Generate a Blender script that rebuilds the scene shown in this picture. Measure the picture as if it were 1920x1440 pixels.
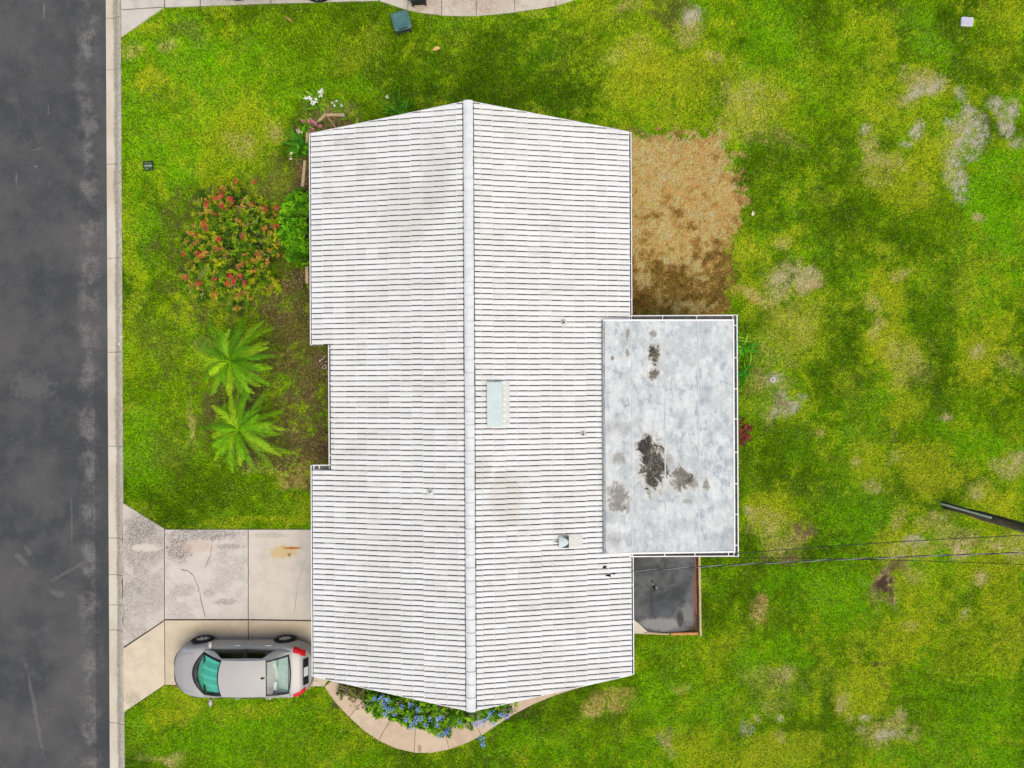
import bpy, bmesh, math, random
import numpy as np
from mathutils import Vector, Matrix, Euler

for o in list(bpy.data.objects):
    bpy.data.objects.remove(o)
random.seed(7)
RNG = np.random.default_rng(7)
scene = bpy.context.scene
COL = scene.collection
R = math.radians

# ------------------------------------------------------------------ camera, sky, sun, exposure
CAM_H, FPX, ROLL = 24.5, 1340.0, R(0.3)
cam_d = bpy.data.cameras.new('camera')
cam = bpy.data.objects.new('camera', cam_d)
COL.objects.link(cam)
cam.location = (0, 0, CAM_H)
cam.rotation_euler = (0, 0, -ROLL)
cam_d.sensor_width = 36
cam_d.lens = 36 * FPX / 1920
cam_d.clip_end = 1000
scene.camera = cam

SUN_EL, SUN_AZ = R(68), R(152)      # compass azimuth from +Y, clockwise
world = bpy.data.worlds.new('World')
scene.world = world
world.use_nodes = True
wn = world.node_tree.nodes
sky = wn.new('ShaderNodeTexSky')
sky.sky_type = 'NISHITA'
sky.sun_disc = False
sky.sun_elevation = SUN_EL
sky.sun_rotation = SUN_AZ
sky.air_density = 0.7
sky.dust_density = 3.0
sky.ozone_density = 0.6
wn['Background'].inputs['Strength'].default_value = 0.12
world.node_tree.links.new(sky.outputs[0], wn['Background'].inputs['Color'])
sun_d = bpy.data.lights.new('sun', 'SUN')
sun = bpy.data.objects.new('sun', sun_d)
COL.objects.link(sun)
sun_d.energy = 1.1
sun_d.angle = R(50)
sun_d.color = (1.0, 0.95, 0.82)
sd = Vector((math.sin(SUN_AZ) * math.cos(SUN_EL), math.cos(SUN_AZ) * math.cos(SUN_EL), math.sin(SUN_EL)))
sun.rotation_euler = (-sd).to_track_quat('-Z', 'Y').to_euler()
scene.view_settings.view_transform = 'Standard'
scene.view_settings.look = 'None'
scene.view_settings.gamma = 1
scene.view_settings.use_curve_mapping = False
scene.view_settings.exposure = 0.93
GAIN = 1.33                         # what an upward white surface returns under this light


# ------------------------------------------------------------------ helpers
def P(px, py, z=0.0):
    """photo pixel -> world point at height z"""
    dx, dy = px - 960.0, py - 720.0
    c, s = math.cos(ROLL), math.sin(ROLL)
    k = (CAM_H - z) / FPX
    return Vector(((dx * c - dy * s) * k, -(dx * s + dy * c) * k, z))


def to_px(X, Y):
    k = FPX / CAM_H
    c, s = math.cos(ROLL), math.sin(ROLL)
    a, b = X * k, -Y * k
    return a * c + b * s + 960, -a * s + b * c + 720


def lin1(v):
    v = v / 255.0
    return v / 12.92 if v <= 0.04045 else ((v + 0.055) / 1.055) ** 2.4


def C(r, g, b, k=1.0):
    return (lin1(r) / GAIN * k, lin1(g) / GAIN * k, lin1(b) / GAIN * k, 1.0)


def CN(r, g, b, k=1.0):
    return np.array(C(r, g, b, k)[:3])


class NT:
    """tiny node-tree writer"""
    def __init__(self, name, rough=0.8, spec=0.3, metallic=0.0):
        self.m = bpy.data.materials.new(name)
        self.m.use_nodes = True
        self.t = self.m.node_tree
        self.b = self.t.nodes['Principled BSDF']
        self.b.inputs['Roughness'].default_value = rough
        self.b.inputs['Specular IOR Level'].default_value = spec
        self.b.inputs['Metallic'].default_value = metallic
        self._pos = None

    def new(self, kind, **kw):
        n = self.t.nodes.new(kind)
        for k, v in kw.items():
            setattr(n, k, v)
        return n

    def put(self, sock, v):
        if hasattr(v, 'is_linked') or isinstance(v, bpy.types.NodeSocket):
            self.t.links.new(v, sock)
        else:
            sock.default_value = v

    @property
    def pos(self):
        if self._pos is None:
            self._pos = self.new('ShaderNodeNewGeometry').outputs['Position']
        return self._pos

    def vmul(self, v, s):
        n = self.new('ShaderNodeVectorMath', operation='MULTIPLY')
        self.put(n.inputs[0], v)
        n.inputs[1].default_value = s
        return n.outputs[0]

    def noise(self, scale, detail=3, vec=None, rough=0.55, stretch=None, dist=0.0):
        n = self.new('ShaderNodeTexNoise')
        v = vec if vec is not None else self.pos
        if stretch:
            v = self.vmul(v, stretch)
        self.put(n.inputs['Vector'], v)
        n.inputs['Scale'].default_value = scale
        n.inputs['Detail'].default_value = detail
        n.inputs['Roughness'].default_value = rough
        n.inputs['Distortion'].default_value = dist
        return n.outputs['Fac']

    def math(self, op, a, b=0.0, clamp=False):
        n = self.new('ShaderNodeMath', operation=op, use_clamp=clamp)
        self.put(n.inputs[0], a)
        self.put(n.inputs[1], b)
        return n.outputs[0]

    def step(self, v, lo, hi, tlo=0.0, thi=1.0):
        n = self.new('ShaderNodeMapRange', interpolation_type='SMOOTHSTEP')
        self.put(n.inputs['Value'], v)
        n.inputs['From Min'].default_value = lo
        n.inputs['From Max'].default_value = hi
        n.inputs['To Min'].default_value = tlo
        n.inputs['To Max'].default_value = thi
        return n.outputs['Result']

    def mix(self, f, a, b, mode='MIX'):
        n = self.new('ShaderNodeMix', data_type='RGBA', blend_type=mode)
        self.put(n.inputs['Factor'], f)
        self.put(n.inputs['A'], a)
        self.put(n.inputs['B'], b)
        return n.outputs['Result']

    def splat(self, col, c, r, colour, strength=1.0, nz=None, amp=0.9, ang=0.0, lo=1.15, hi=0.55):
        """mix a stain of its own shape into col; c world centre, r radii in m"""
        a = self.new('ShaderNodeVectorMath', operation='SUBTRACT')
        self.put(a.inputs[0], self.pos)
        a.inputs[1].default_value = (c[0], c[1], 0)
        v = a.outputs[0]
        if ang:
            q = self.new('ShaderNodeVectorRotate', rotation_type='Z_AXIS')
            self.put(q.inputs['Vector'], v)
            q.inputs['Angle'].default_value = ang
            v = q.outputs[0]
        v = self.vmul(v, (1 / r[0], 1 / r[1], 0))
        ln = self.new('ShaderNodeVectorMath', operation='LENGTH')
        self.put(ln.inputs[0], v)
        d = ln.outputs['Value']
        if nz is not None:
            d = self.math('ADD', d, self.math('MULTIPLY', self.math('SUBTRACT', nz, 0.5), amp * 2))
        m = self.step(d, hi, lo, strength, 0.0)
        return self.mix(m, col, colour), m

    def bump(self, h, dist=0.01, strength=1.0):
        n = self.new('ShaderNodeBump')
        n.inputs['Distance'].default_value = dist
        n.inputs['Strength'].default_value = strength
        self.put(n.inputs['Height'], h)
        self.put(self.b.inputs['Normal'], n.outputs[0])

    def attr(self, name='Col'):
        n = self.new('ShaderNodeAttribute')
        n.attribute_name = name
        return n.outputs['Color']

    def done(self, col):
        self.put(self.b.inputs['Base Color'], col)
        return self.m


class MB:
    """collects shapes; build() links them as ONE mesh object"""
    def __init__(self):
        self.v, self.f, self.mi, self.c = [], [], [], []

    def add(self, verts, faces, mi=0, col=None):
        o = len(self.v)
        self.v.extend([tuple(v) for v in verts])
        self.f.extend([tuple(i + o for i in f) for f in faces])
        self.mi.extend([mi] * len(faces))
        self.c.extend([col or (1, 1, 1)] * len(verts))
        return self

    def box(self, x0, y0, z0, x1, y1, z1, mi=0, M=None):
        v = [Vector(p) for p in ((x0, y0, z0), (x1, y0, z0), (x1, y1, z0), (x0, y1, z0),
                                 (x0, y0, z1), (x1, y0, z1), (x1, y1, z1), (x0, y1, z1))]
        if M is not None:
            v = [M @ p for p in v]
        return self.add(v, [(0, 3, 2, 1), (4, 5, 6, 7), (0, 1, 5, 4), (1, 2, 6, 5), (2, 3, 7, 6), (3, 0, 4, 7)], mi)

    def prism(self, poly, z0, z1, mi=0, bevel=0.0):
        """poly: list of (x,y) counter-clockwise or not; top optionally chamfered"""
        a = sum(poly[i][0] * poly[(i + 1) % len(poly)][1] - poly[(i + 1) % len(poly)][0] * poly[i][1] for i in range(len(poly)))
        if a < 0:
            poly = poly[::-1]
        n = len(poly)
        rings = [[(p[0], p[1], z0) for p in poly]]
        if bevel > 0:
            ins = inset(poly, bevel)
            rings.append([(p[0], p[1], z1 - bevel) for p in poly])
            rings.append([(p[0], p[1], z1) for p in ins])
        else:
            rings.append([(p[0], p[1], z1) for p in poly])
        vs = [p for r in rings for p in r]
        fs = []
        for k in range(len(rings) - 1):
            for i in range(n):
                j = (i + 1) % n
                fs.append((k * n + i, k * n + j, (k + 1) * n + j, (k + 1) * n + i))
        fs.append(tuple((len(rings) - 1) * n + i for i in range(n)))
        fs.append(tuple(reversed(range(n))))
        return self.add(vs, fs, mi)

    def tube(self, pts, r, n=6, mi=0, col=None, cap=True):
        pts = [Vector(p) for p in pts]
        rs = r if isinstance(r, (list, tuple)) else [r] * len(pts)
        vs, fs = [], []
        for i, p in enumerate(pts):
            d = (pts[min(i + 1, len(pts) - 1)] - pts[max(i - 1, 0)]).normalized()
            u = d.cross(Vector((0, 0, 1)))
            if u.length < 1e-3:
                u = Vector((1, 0, 0))
            u.normalize()
            w = d.cross(u).normalized()
            for k in range(n):
                t = 2 * math.pi * k / n
                vs.append(p + u * math.cos(t) * rs[i] + w * math.sin(t) * rs[i])
        for i in range(len(pts) - 1):
            for k in range(n):
                fs.append((i * n + k, i * n + (k + 1) % n, (i + 1) * n + (k + 1) % n, (i + 1) * n + k))
        if cap:
            fs.append(tuple(range(n)))
            fs.append(tuple((len(pts) - 1) * n + k for k in reversed(range(n))))
        return self.add(vs, fs, mi, col)

    def lathe(self, prof, n=24, M=None, mi=0, close=False):
        """prof: (r, h) revolved about Z"""
        vs, fs = [], []
        for r, h in prof:
            for k in range(n):
                t = 2 * math.pi * k / n
                p = Vector((r * math.cos(t), r * math.sin(t), h))
                vs.append(M @ p if M is not None else p)
        m = len(prof)
        for i in range(m if close else m - 1):
            for k in range(n):
                i2 = (i + 1) % m
                fs.append((i * n + k, i * n + (k + 1) % n, i2 * n + (k + 1) % n, i2 * n + k))
        return self.add(vs, fs, mi)

    def grid(self, fn, nu, nv, mi=0):
        vs = [fn(i / nu, j / nv) for i in range(nu + 1) for j in range(nv + 1)]
        fs = [(i * (nv + 1) + j, (i + 1) * (nv + 1) + j, (i + 1) * (nv + 1) + j + 1, i * (nv + 1) + j + 1)
              for i in range(nu) for j in range(nv)]
        return self.add(vs, fs, mi)

    def leaf(self, base, d, length, width, droop=0.3, segs=3, col=(1, 1, 1), fold=0.0):
        """a tapering strap leaf that bends down"""
        base = Vector(base)
        d = Vector(d).normalized()
        side = d.cross(Vector((0, 0, 1)))
        if side.length < 1e-3:
            side = Vector((1, 0, 0))
        side.normalize()
        vs, fs = [], []
        p = base.copy()
        for i in range(segs + 1):
            t = i / segs
            w = width * (math.sin(math.pi * (0.18 + 0.80 * t)) ** 0.8) * 0.5
            vs += [p - side * w, p + side * w]
            d = (d + Vector((0, 0, -droop / segs))).normalized()
            p = p + d * length / segs
        for i in range(segs):
            fs.append((2 * i, 2 * i + 1, 2 * i + 3, 2 * i + 2))
        return self.add(vs, fs, 0, col)

    def build(self, name, mats, parent=None, smooth=False, auto=None, colors=False):
        me = bpy.data.meshes.new(name)
        me.from_pydata(self.v, [], self.f)
        if not isinstance(mats, (list, tuple)):
            mats = [mats]
        for m in mats:
            me.materials.append(m)
        if len(mats) > 1:
            me.polygons.foreach_set('material_index', self.mi)
        if smooth:
            me.polygons.foreach_set('use_smooth', [True] * len(me.polygons))
            if auto:
                me.set_sharp_from_angle(angle=R(auto))
        if colors:
            a = me.color_attributes.new('Col', 'FLOAT_COLOR', 'POINT')
            arr = np.ones((len(self.v), 4), dtype=np.float32)
            arr[:, :3] = np.array([c[:3] for c in self.c], dtype=np.float32)
            a.data.foreach_set('color', arr.ravel())
        me.update()
        o = bpy.data.objects.new(name, me)
        COL.objects.link(o)
        if parent is not None:
            o.parent = parent
        return o


def inset(poly, d):
    n = len(poly)
    out = []
    for i in range(n):
        p0, p1, p2 = Vector(poly[i - 1][:2]), Vector(poly[i][:2]), Vector(poly[(i + 1) % n][:2])
        e1, e2 = (p1 - p0).normalized(), (p2 - p1).normalized()
        n1, n2 = Vector((-e1.y, e1.x)), Vector((-e2.y, e2.x))
        b = n1 + n2
        k = max(0.3, 1 + n1.dot(n2))
        out.append(p1 + b * (d / k))
    return [(p.x, p.y) for p in out]


def tag(o, label=None, cat=None, group=None, kind=None):
    if label:
        o['label'] = label
    if cat:
        o['category'] = cat
    if group:
        o['group'] = group
    if kind:
        o['kind'] = kind
    return o


def empty(name, loc=(0, 0, 0), rz=0.0):
    o = bpy.data.objects.new(name, None)
    COL.objects.link(o)
    o.location = loc
    o.rotation_euler = (0, 0, rz)
    o.empty_display_size = 0.2
    return o


def copy_tree(o, parent=None):
    c = o.copy()
    COL.objects.link(c)
    c.parent = parent
    for ch in list(o.children):
        copy_tree(ch, c)
    return c


def hash01(xi, yi, seed):
    h = (xi.astype(np.int64) * 374761393 + yi.astype(np.int64) * 668265263 + seed * 974711) & 0xffffffff
    h = ((h ^ (h >> 13)) * 1274126177) & 0xffffffff
    h = h ^ (h >> 16)
    return h.astype(np.float64) / 4294967295.0


def vnoise(x, y, seed=0):
    xi, yi = np.floor(x), np.floor(y)
    fx, fy = x - xi, y - yi
    fx = fx * fx * (3 - 2 * fx)
    fy = fy * fy * (3 - 2 * fy)
    a, b = hash01(xi, yi, seed), hash01(xi + 1, yi, seed)
    c, d = hash01(xi, yi + 1, seed), hash01(xi + 1, yi + 1, seed)
    return (a + (b - a) * fx) * (1 - fy) + (c + (d - c) * fx) * fy


def fbm(x, y, s, octv=3, seed=0):
    t, amp, tot = 0.0, 1.0, 0.0
    for k in range(octv):
        t = t + amp * vnoise(x * s + 17.3 * k, y * s - 9.1 * k, seed + k * 13)
        tot += amp
        amp *= 0.55
        s *= 2.1
    return t / tot


def sst(v, lo, hi):
    t = np.clip((v - lo) / (hi - lo), 0, 1)
    return t * t * (3 - 2 * t)


def in_poly(X, Y, poly):
    r = np.zeros(X.shape, dtype=bool)
    xs, ys = [p[0] for p in poly], [p[1] for p in poly]
    bb = np.nonzero((X >= min(xs)) & (X <= max(xs)) & (Y >= min(ys)) & (Y <= max(ys)))[0]
    if len(bb) == 0:
        return r
    x, y = X[bb], Y[bb]
    ins = np.zeros(len(bb), dtype=bool)
    j = len(poly) - 1
    for i in range(len(poly)):
        xi, yi, xj, yj = xs[i], ys[i], xs[j], ys[j]
        if yi != yj:
            ins ^= ((yi > y) != (yj > y)) & (x < (xj - xi) * (y - yi) / (yj - yi) + xi)
        j = i
    r[bb] = ins
    return r


def pxpoly(pts, z=0.0):
    return [tuple(P(a, b, z)[:2]) for a, b in pts]


# ------------------------------------------------------------------ layout constants (metres, from the photo)
KERB_L, KERB_R = P(198.5, 720).x, P(230.5, 720).x
Z_EAVE, PITCH = 2.50, 0.195
X_L = P(587.5, 760, Z_EAVE).x            # left eave (tile edge)
X_R = P(1180.5, 760, Z_EAVE).x           # right eave
X_RIDGE = (X_L + X_R) / 2
Z_RIDGE = Z_EAVE + PITCH * (X_R - X_L) / 2
Y_N, Y_S = P(584, 251, Z_EAVE).y, P(588, 1268, Z_EAVE).y
Y_NR, Y_SR = P(877, 190, Z_RIDGE).y, P(881, 1333, Z_RIDGE).y
NOTCH_N, NOTCH_S = P(600, 653, 2.6).y, P(600, 876, 2.6).y
X_NOTCH = P(621, 760, 2.61).x
FX0, FX1 = P(1132, 800, 2.78).x, P(1376, 800, 2.62).x
FY0, FY1 = P(1300, 1036, 2.68).y, P(1300, 600, 2.68).y   # south, north


def zdeck(x):
    return Z_RIDGE - PITCH * abs(x - X_RIDGE)


# ------------------------------------------------------------------ materials
def m_simple(name, col, rough=0.6, spec=0.3, metallic=0.0, var=0.12, scale=6.0):
    n = NT(name, rough, spec, metallic)
    f = n.step(n.noise(scale, 4), 0.3, 0.7)
    dark = tuple(c * (1 - var) for c in col[:3]) + (1,)
    lite = tuple(min(1, c * (1 + var)) for c in col[:3]) + (1,)
    return n.done(n.mix(f, dark, lite))


def m_attr(name, rough=0.6, spec=0.25, trans=0.0):
    n = NT(name, rough, spec)
    c = n.attr('Col')
    f = n.noise(9.0, 3)
    c = n.mix(1.0, c, n.mix(f, (0.78, 0.78, 0.78, 1), (1.2, 1.2, 1.2, 1)), 'MULTIPLY')
    n.put(n.b.inputs['Base Color'], c)
    if trans:
        t = n.new('ShaderNodeBsdfTranslucent')
        n.put(t.inputs['Color'], c)
        mx = n.new('ShaderNodeMixShader')
        mx.inputs[0].default_value = trans
        n.t.links.new(n.b.outputs[0], mx.inputs[1])
        n.t.links.new(t.outputs[0], mx.inputs[2])
        n.t.links.new(mx.outputs[0], n.t.nodes['Material Output'].inputs['Surface'])
    return n.m


def m_asphalt():
    n = NT('asphalt', 0.92, 0.2)
    big = n.noise(0.35, 4, rough=0.6)
    mid = n.noise(1.6, 5, rough=0.62)
    blo = n.noise(3.5, 4, rough=0.7, dist=0.6)
    fine = n.noise(42.0, 3, rough=0.8)
    col = n.mix(n.step(big, 0.35, 0.68), C(66, 68, 69), C(90, 89, 86))
    col = n.mix(n.step(mid, 0.42, 0.72, 0, 0.4), col, C(100, 98, 94))
    col = n.mix(n.step(blo, 0.58, 0.75, 0, 0.25), col, C(116, 112, 106))
    # worn, paler lane along the gutter side
    s = n.new('ShaderNodeSeparateXYZ')
    n.put(s.inputs[0], n.pos)
    x = s.outputs['X']
    xw = n.math('ADD', x, n.math('MULTIPLY', n.math('SUBTRACT', mid, 0.5), 0.9))
    xc = P(165, 500).x
    band = n.math('ABSOLUTE', n.math('SUBTRACT', xw, xc))
    bm = n.math('MULTIPLY', n.step(band, 0.55, 0.05), n.step(n.noise(1.1, 3, rough=0.7), 0.42, 0.62))
    col = n.mix(n.math('MULTIPLY', bm, n.step(fine, .38, .62, .0, .85)), col, C(146, 142, 134))
    # darker newer strip beside the gutter pan
    ys = n.math('ADD', s.outputs['Y'], n.math('MULTIPLY', n.math('SUBTRACT', big, 0.5), 8))
    strip = n.math('MULTIPLY', n.step(x, P(172, 1000).x, P(176, 1000).x), n.step(ys, 1.5, -0.5))
    col = n.mix(n.math('MULTIPLY', strip, 0.5), col, C(56, 59, 62))
    nz = n.noise(6, 3, rough=0.7)
    for (px, py, rx, ry, ang, st) in ((160, 92, .18, .25, 0, .6), (166, 235, .25, .35, .3, .5), (60, 1330, .07, 1.7, -.18, .35),
                                      (120, 1075, .7, .06, -.5, .3), (35, 1050, .35, .12, .8, .35), (48, 1035, .3, .1, 1.0, .3),
                                      (103, 1115, .3, .15, .2, .35), (78, 15, .03, .3, 0.05, .8), (86, 205, .03, .2, 0.05, .6),
                                      (62, 310, .1, .03, 0, .8), (62, 278, .2, .03, -.2, .5), (26, 335, .03, .25, 0, .5),
                                      (88, 345, .02, .15, 0, .4), (130, 980, .04, .9, 0, .3), (58, 725, .8, .5, 0, .25)):
        p = P(px, py)
        col, _ = n.splat(col, p, (rx, ry), C(140, 137, 131), st * .7, nz, 1.2, ang)
    sp = n.step(fine, 0.56, 0.72)
    col = n.mix(n.math('MULTIPLY', sp, 0.5), col, C(140, 138, 134))
    col = n.mix(n.step(fine, 0.40, 0.25, 0, 0.35), col, C(38, 40, 44))
    n.bump(fine, 0.01, 0.6)
    return n.done(col)


def m_concrete(name, base, dark, mildew=0.5, splats=(), mscale=1.0, seedoff=0.0):
    n = NT(name, 0.88, 0.25)
    v = n.new('ShaderNodeVectorMath', operation='ADD')
    n.put(v.inputs[0], n.pos)
    v.inputs[1].default_value = (seedoff, seedoff * 0.7, 0)
    v = v.outputs[0]
    big = n.noise(0.6 * mscale, 4, v, 0.6)
    mid = n.noise(2.4 * mscale, 5, v, 0.65)
    spk = n.noise(24.0, 4, v, 0.8)
    col = n.mix(n.step(mid, 0.3, 0.7), base, tuple(c * 0.90 for c in base[:3]) + (1,))
    m = n.math('MULTIPLY', n.step(n.math('ADD', big, n.math('MULTIPLY', mid, 0.35)), 0.62, 0.82),
               n.step(spk, 0.44, 0.56))
    col = n.mix(n.math('MULTIPLY', m, mildew), col, dark)
    nz = n.noise(5, 4, v, 0.7)
    for (px, py, rx, ry, c, st, speck) in splats:
        col2, mk = n.splat(col, P(px, py), (rx, ry), c, st, nz, 0.7)
        if speck:
            mk = n.math('MULTIPLY', mk, n.step(spk, 0.42, 0.55))
            col = n.mix(mk, col, c)
        else:
            col = col2
    col = n.mix(n.step(spk, 0.62, 0.8, 0, 0.25), col, C(238, 232, 220))
    n.bump(spk, 0.004, 0.5)
    return n.done(col)


def m_kerb():
    n = NT('kerb_concrete', 0.9, 0.2)
    s = n.new('ShaderNodeSeparateXYZ')
    n.put(s.inputs[0], n.pos)
    big = n.noise(1.3, 4, rough=0.65, stretch=(1, 0.5, 1))
    fine = n.noise(22, 4, rough=0.8, stretch=(1, 0.4, 1))
    xw = n.math('ADD', s.outputs['X'], n.math('MULTIPLY', n.math('SUBTRACT', big, 0.5), 0.25))
    col = n.mix(n.step(big, 0.35, 0.65), C(214, 205, 184), C(200, 188, 164))
    # tide line of silt and mildew along the upstand
    m = n.math('MULTIPLY', n.step(xw, KERB_L + .22, KERB_L + .34), n.step(fine, 0.36, 0.62, 0.15, 0.75))
    col = n.mix(m, col, C(136, 132, 122))
    l = n.step(n.math('ABSOLUTE', n.math('SUBTRACT', xw, KERB_L + .33)), 0.07, 0.0)
    col = n.mix(n.math('MULTIPLY', l, n.step(fine, 0.4, 0.6, 0.1, 0.6)), col, C(128, 118, 98))
    w = n.math('MULTIPLY', n.step(n.noise(2.2, 3, rough=0.6), 0.66, 0.72), n.step(xw, KERB_L + .36, KERB_L + .42))
    col = n.mix(n.math('MULTIPLY', w, 0.8), col, C(232, 230, 222))
    n.bump(fine, 0.005, 0.6)
    return n.done(col)


def m_tile():
    n = NT('white_roof_tile', 0.75, 0.3)
    s = n.new('ShaderNodeSeparateXYZ')
    n.put(s.inputs[0], n.pos)
    # tone of each tile by the cell it lies in
    cx = n.math('FLOOR', n.math('DIVIDE', n.math('SUBTRACT', s.outputs['X'], X_L), TILE_L))
    cy = n.math('FLOOR', n.math('DIVIDE', n.math('SUBTRACT', s.outputs['Y'], TILE_Y0), TILE_W))
    cb = n.new('ShaderNodeCombineXYZ')
    n.put(cb.inputs[0], cx)
    n.put(cb.inputs[1], cy)
    w = n.new('ShaderNodeTexWhiteNoise', noise_dimensions='3D')
    n.put(w.inputs['Vector'], cb.outputs[0])
    col = n.mix(n.step(w.outputs['Value'], 0.0, 1.0), C(228, 227, 219), C(236, 235, 229))
    big = n.noise(0.4, 4, rough=0.6)
    streak = n.noise(1.4, 5, rough=0.7, stretch=(0.35, 1.6, 1))
    spk = n.noise(15, 4, rough=0.8)
    col = n.mix(n.math('MULTIPLY', n.step(big, 0.45, 0.72), n.step(streak, 0.38, 0.70, 0, 0.6)), col, C(204, 198, 178))
    col = n.mix(n.math('MULTIPLY', n.step(streak, 0.52, 0.75), n.step(spk, 0.46, 0.64, 0, 0.7)), col, C(160, 157, 147))
    col = n.mix(n.step(spk, 0.69, 0.76, 0, 0.55), col, C(120, 118, 110))
    nz = n.noise(3, 4, rough=0.7)
    for (px, py, rx, ry, c, st) in ((950, 930, .55, 1.0, C(206, 200, 182), .5), (905, 880, .3, .5, C(206, 200, 184), .5),
                                    (640, 690, .4, 3.0, C(236, 234, 224), .5), (700, 1180, 1.2, 1.5, C(216, 213, 200), .4),
                                    (760, 400, 1.0, 1.2, C(210, 206, 192), .5), (820, 330, .5, 1.4, C(190, 186, 172), .3)):
        col, _ = n.splat(col, P(px, py, 3.0), (rx, ry), c, st, nz, 0.6)
    n.bump(spk, 0.003, 0.5)
    return n.done(col)


def m_chan_tone():
    """uneven tone of the tile channel floors: some runs dark grey, some pale"""
    n = NT('channel_tone', 0.95, 0.1)
    s = n.new('ShaderNodeSeparateXYZ')
    n.put(s.inputs[0], n.pos)
    cx = n.math('FLOOR', n.math('DIVIDE', n.math('SUBTRACT', s.outputs['X'], X_L), TILE_L))
    cy = n.math('FLOOR', n.math('DIVIDE', n.math('SUBTRACT', s.outputs['Y'], TILE_Y0 - TILE_W / 4), TILE_W / 2))
    cb = n.new('ShaderNodeCombineXYZ')
    n.put(cb.inputs[0], cx)
    n.put(cb.inputs[1], cy)
    w = n.new('ShaderNodeTexWhiteNoise', noise_dimensions='3D')
    n.put(w.inputs['Vector'], cb.outputs[0])
    f = n.noise(7.0, 5, rough=0.75)
    big = n.noise(0.5, 3)
    k = n.math('ADD', n.math('MULTIPLY', w.outputs['Value'], 0.34), n.math('ADD', n.math('MULTIPLY', f, 0.7), n.math('MULTIPLY', big, 0.35)))
    col = n.mix(n.step(k, 0.66, 1.04), C(72, 70, 63), C(194, 191, 182))
    return n.done(col)


def m_flatroof():
    n = NT('coated_flat_roof', 0.7, 0.3)
    a = n.noise(1.2, 5, rough=0.7, dist=0.1)
    b = n.noise(4.0, 6, rough=0.75, stretch=(1, 0.6, 1), dist=0.1)
    s = n.noise(16, 4, rough=0.8)
    col = n.mix(n.step(a, 0.36, 0.62), C(182, 187, 184), C(210, 213, 207))
    col = n.mix(n.step(b, 0.50, 0.62, 0, 0.85), col, C(160, 168, 170))
    col = n.mix(n.step(b, 0.46, 0.36, 0, 0.6), col, C(230, 232, 226))
    col = n.mix(n.step(s, 0.62, 0.74, 0, 0.45), col, C(140, 144, 142))
    nz = n.noise(2.6, 6, rough=0.78, dist=1.2)
    fine = n.noise(22, 4, rough=0.8)
    st = ((1224, 872, .40, .85, 1), (1212, 835, .26, .33, 1), (1228, 665, .20, .36, 1), (1226, 702, .20, .2, .9),
          (1278, 897, .36, .42, .85), (1160, 935, .33, .48, .7), (1160, 858, .24, .2, .5), (1176, 627, .09, .2, .7),
          (1176, 662, .08, .17, .6), (1225, 626, .12, .12, .6), (1325, 908, .12, .2, .7), (1148, 672, .06, .08, .8),
          (1250, 870, .2, .4, .4), (1290, 940, .15, .1, .4), (1160, 800, .5, .3, .18), (1150, 1010, .2, .3, .25), (1176, 950, .1, .3, .5), (1300, 905, .2, .25, .6), (1172, 760, .05, .08, .6), (1315, 990, .2, .1, .15))
    for (px, py, rx, ry, k) in st:
        p = P(px, py, 2.7)
        col, _ = n.splat(col, p, (rx * 1.35, ry * 1.2), C(222, 216, 200), k * 0.9, nz, 1.3)
    for (px, py, rx, ry, k) in st:
        p = P(px, py, 2.7)
        _, mk = n.splat(col, p, (rx, ry), C(84, 78, 66), k, nz, 1.6)
        mk = n.math('MULTIPLY', mk, n.step(fine, 0.3, 0.5, 0.55, 1.0))
        col = n.mix(mk, col, n.mix(n.step(nz, .42, .58), C(40, 37, 30), C(96, 86, 66)))
    n.bump(b, 0.01, 0.4)
    return n.done(col)


def m_patio():
    n = NT('dark_patio_coating', 0.85, 0.15)
    a = n.noise(1.3, 5, rough=0.6, dist=0.4)
    b = n.noise(5, 4, rough=0.7)
    col = n.mix(n.step(a, 0.36, 0.64), C(68, 70, 70), C(104, 106, 104))
    col = n.mix(n.step(b, 0.55, 0.72, 0, 0.5), col, C(60, 60, 60))
    nz = n.noise(4, 4, rough=0.7)
    for (px, py, rx, ry, c, k) in ((1240, 1170, .9, .25, C(150, 148, 142), .8), (1288, 1150, .3, .4, C(140, 138, 132), .7),
                                   (1275, 1160, .15, .35, C(58, 56, 54), .8), (1300, 1120, .08, 1.0, C(130, 92, 78), .6),
                                   (1235, 1135, .4, .3, C(70, 72, 80), .6), (1282, 1098, .16, .16, C(80, 80, 78), .7)):
        col, _ = n.splat(col, P(px, py), (rx, ry), c, k, nz, 0.7)
    n.bump(b, 0.004, 0.4)
    return n.done(col)


def m_wood(name, a, b):
    n = NT(name, 0.8, 0.2)
    f = n.noise(3, 5, rough=0.7, stretch=(6, 6, 1))
    g = n.noise(14, 4, rough=0.7)
    col = n.mix(n.step(f, 0.35, 0.65), a, b)
    col = n.mix(n.step(g, 0.6, 0.75, 0, 0.5), col, tuple(c * 0.5 for c in b[:3]) + (1,))
    return n.done(col)


def m_paint(name, col):
    n = NT(name, 0.48, 0.25, 0.2)
    f = n.noise(2.0, 3)
    n.b.inputs['Coat Weight'].default_value = 0.12
    n.b.inputs['Coat Roughness'].default_value = 0.12
    dust = n.noise(30, 3, rough=0.8)
    c = n.mix(n.step(f, 0.3, 0.7, 0, 0.3), col, tuple(x * 0.88 for x in col[:3]) + (1,))
    c = n.mix(n.step(dust, 0.5, 0.8, 0, 0.15), c, C(170, 166, 160))
    return n.done(c)


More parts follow.
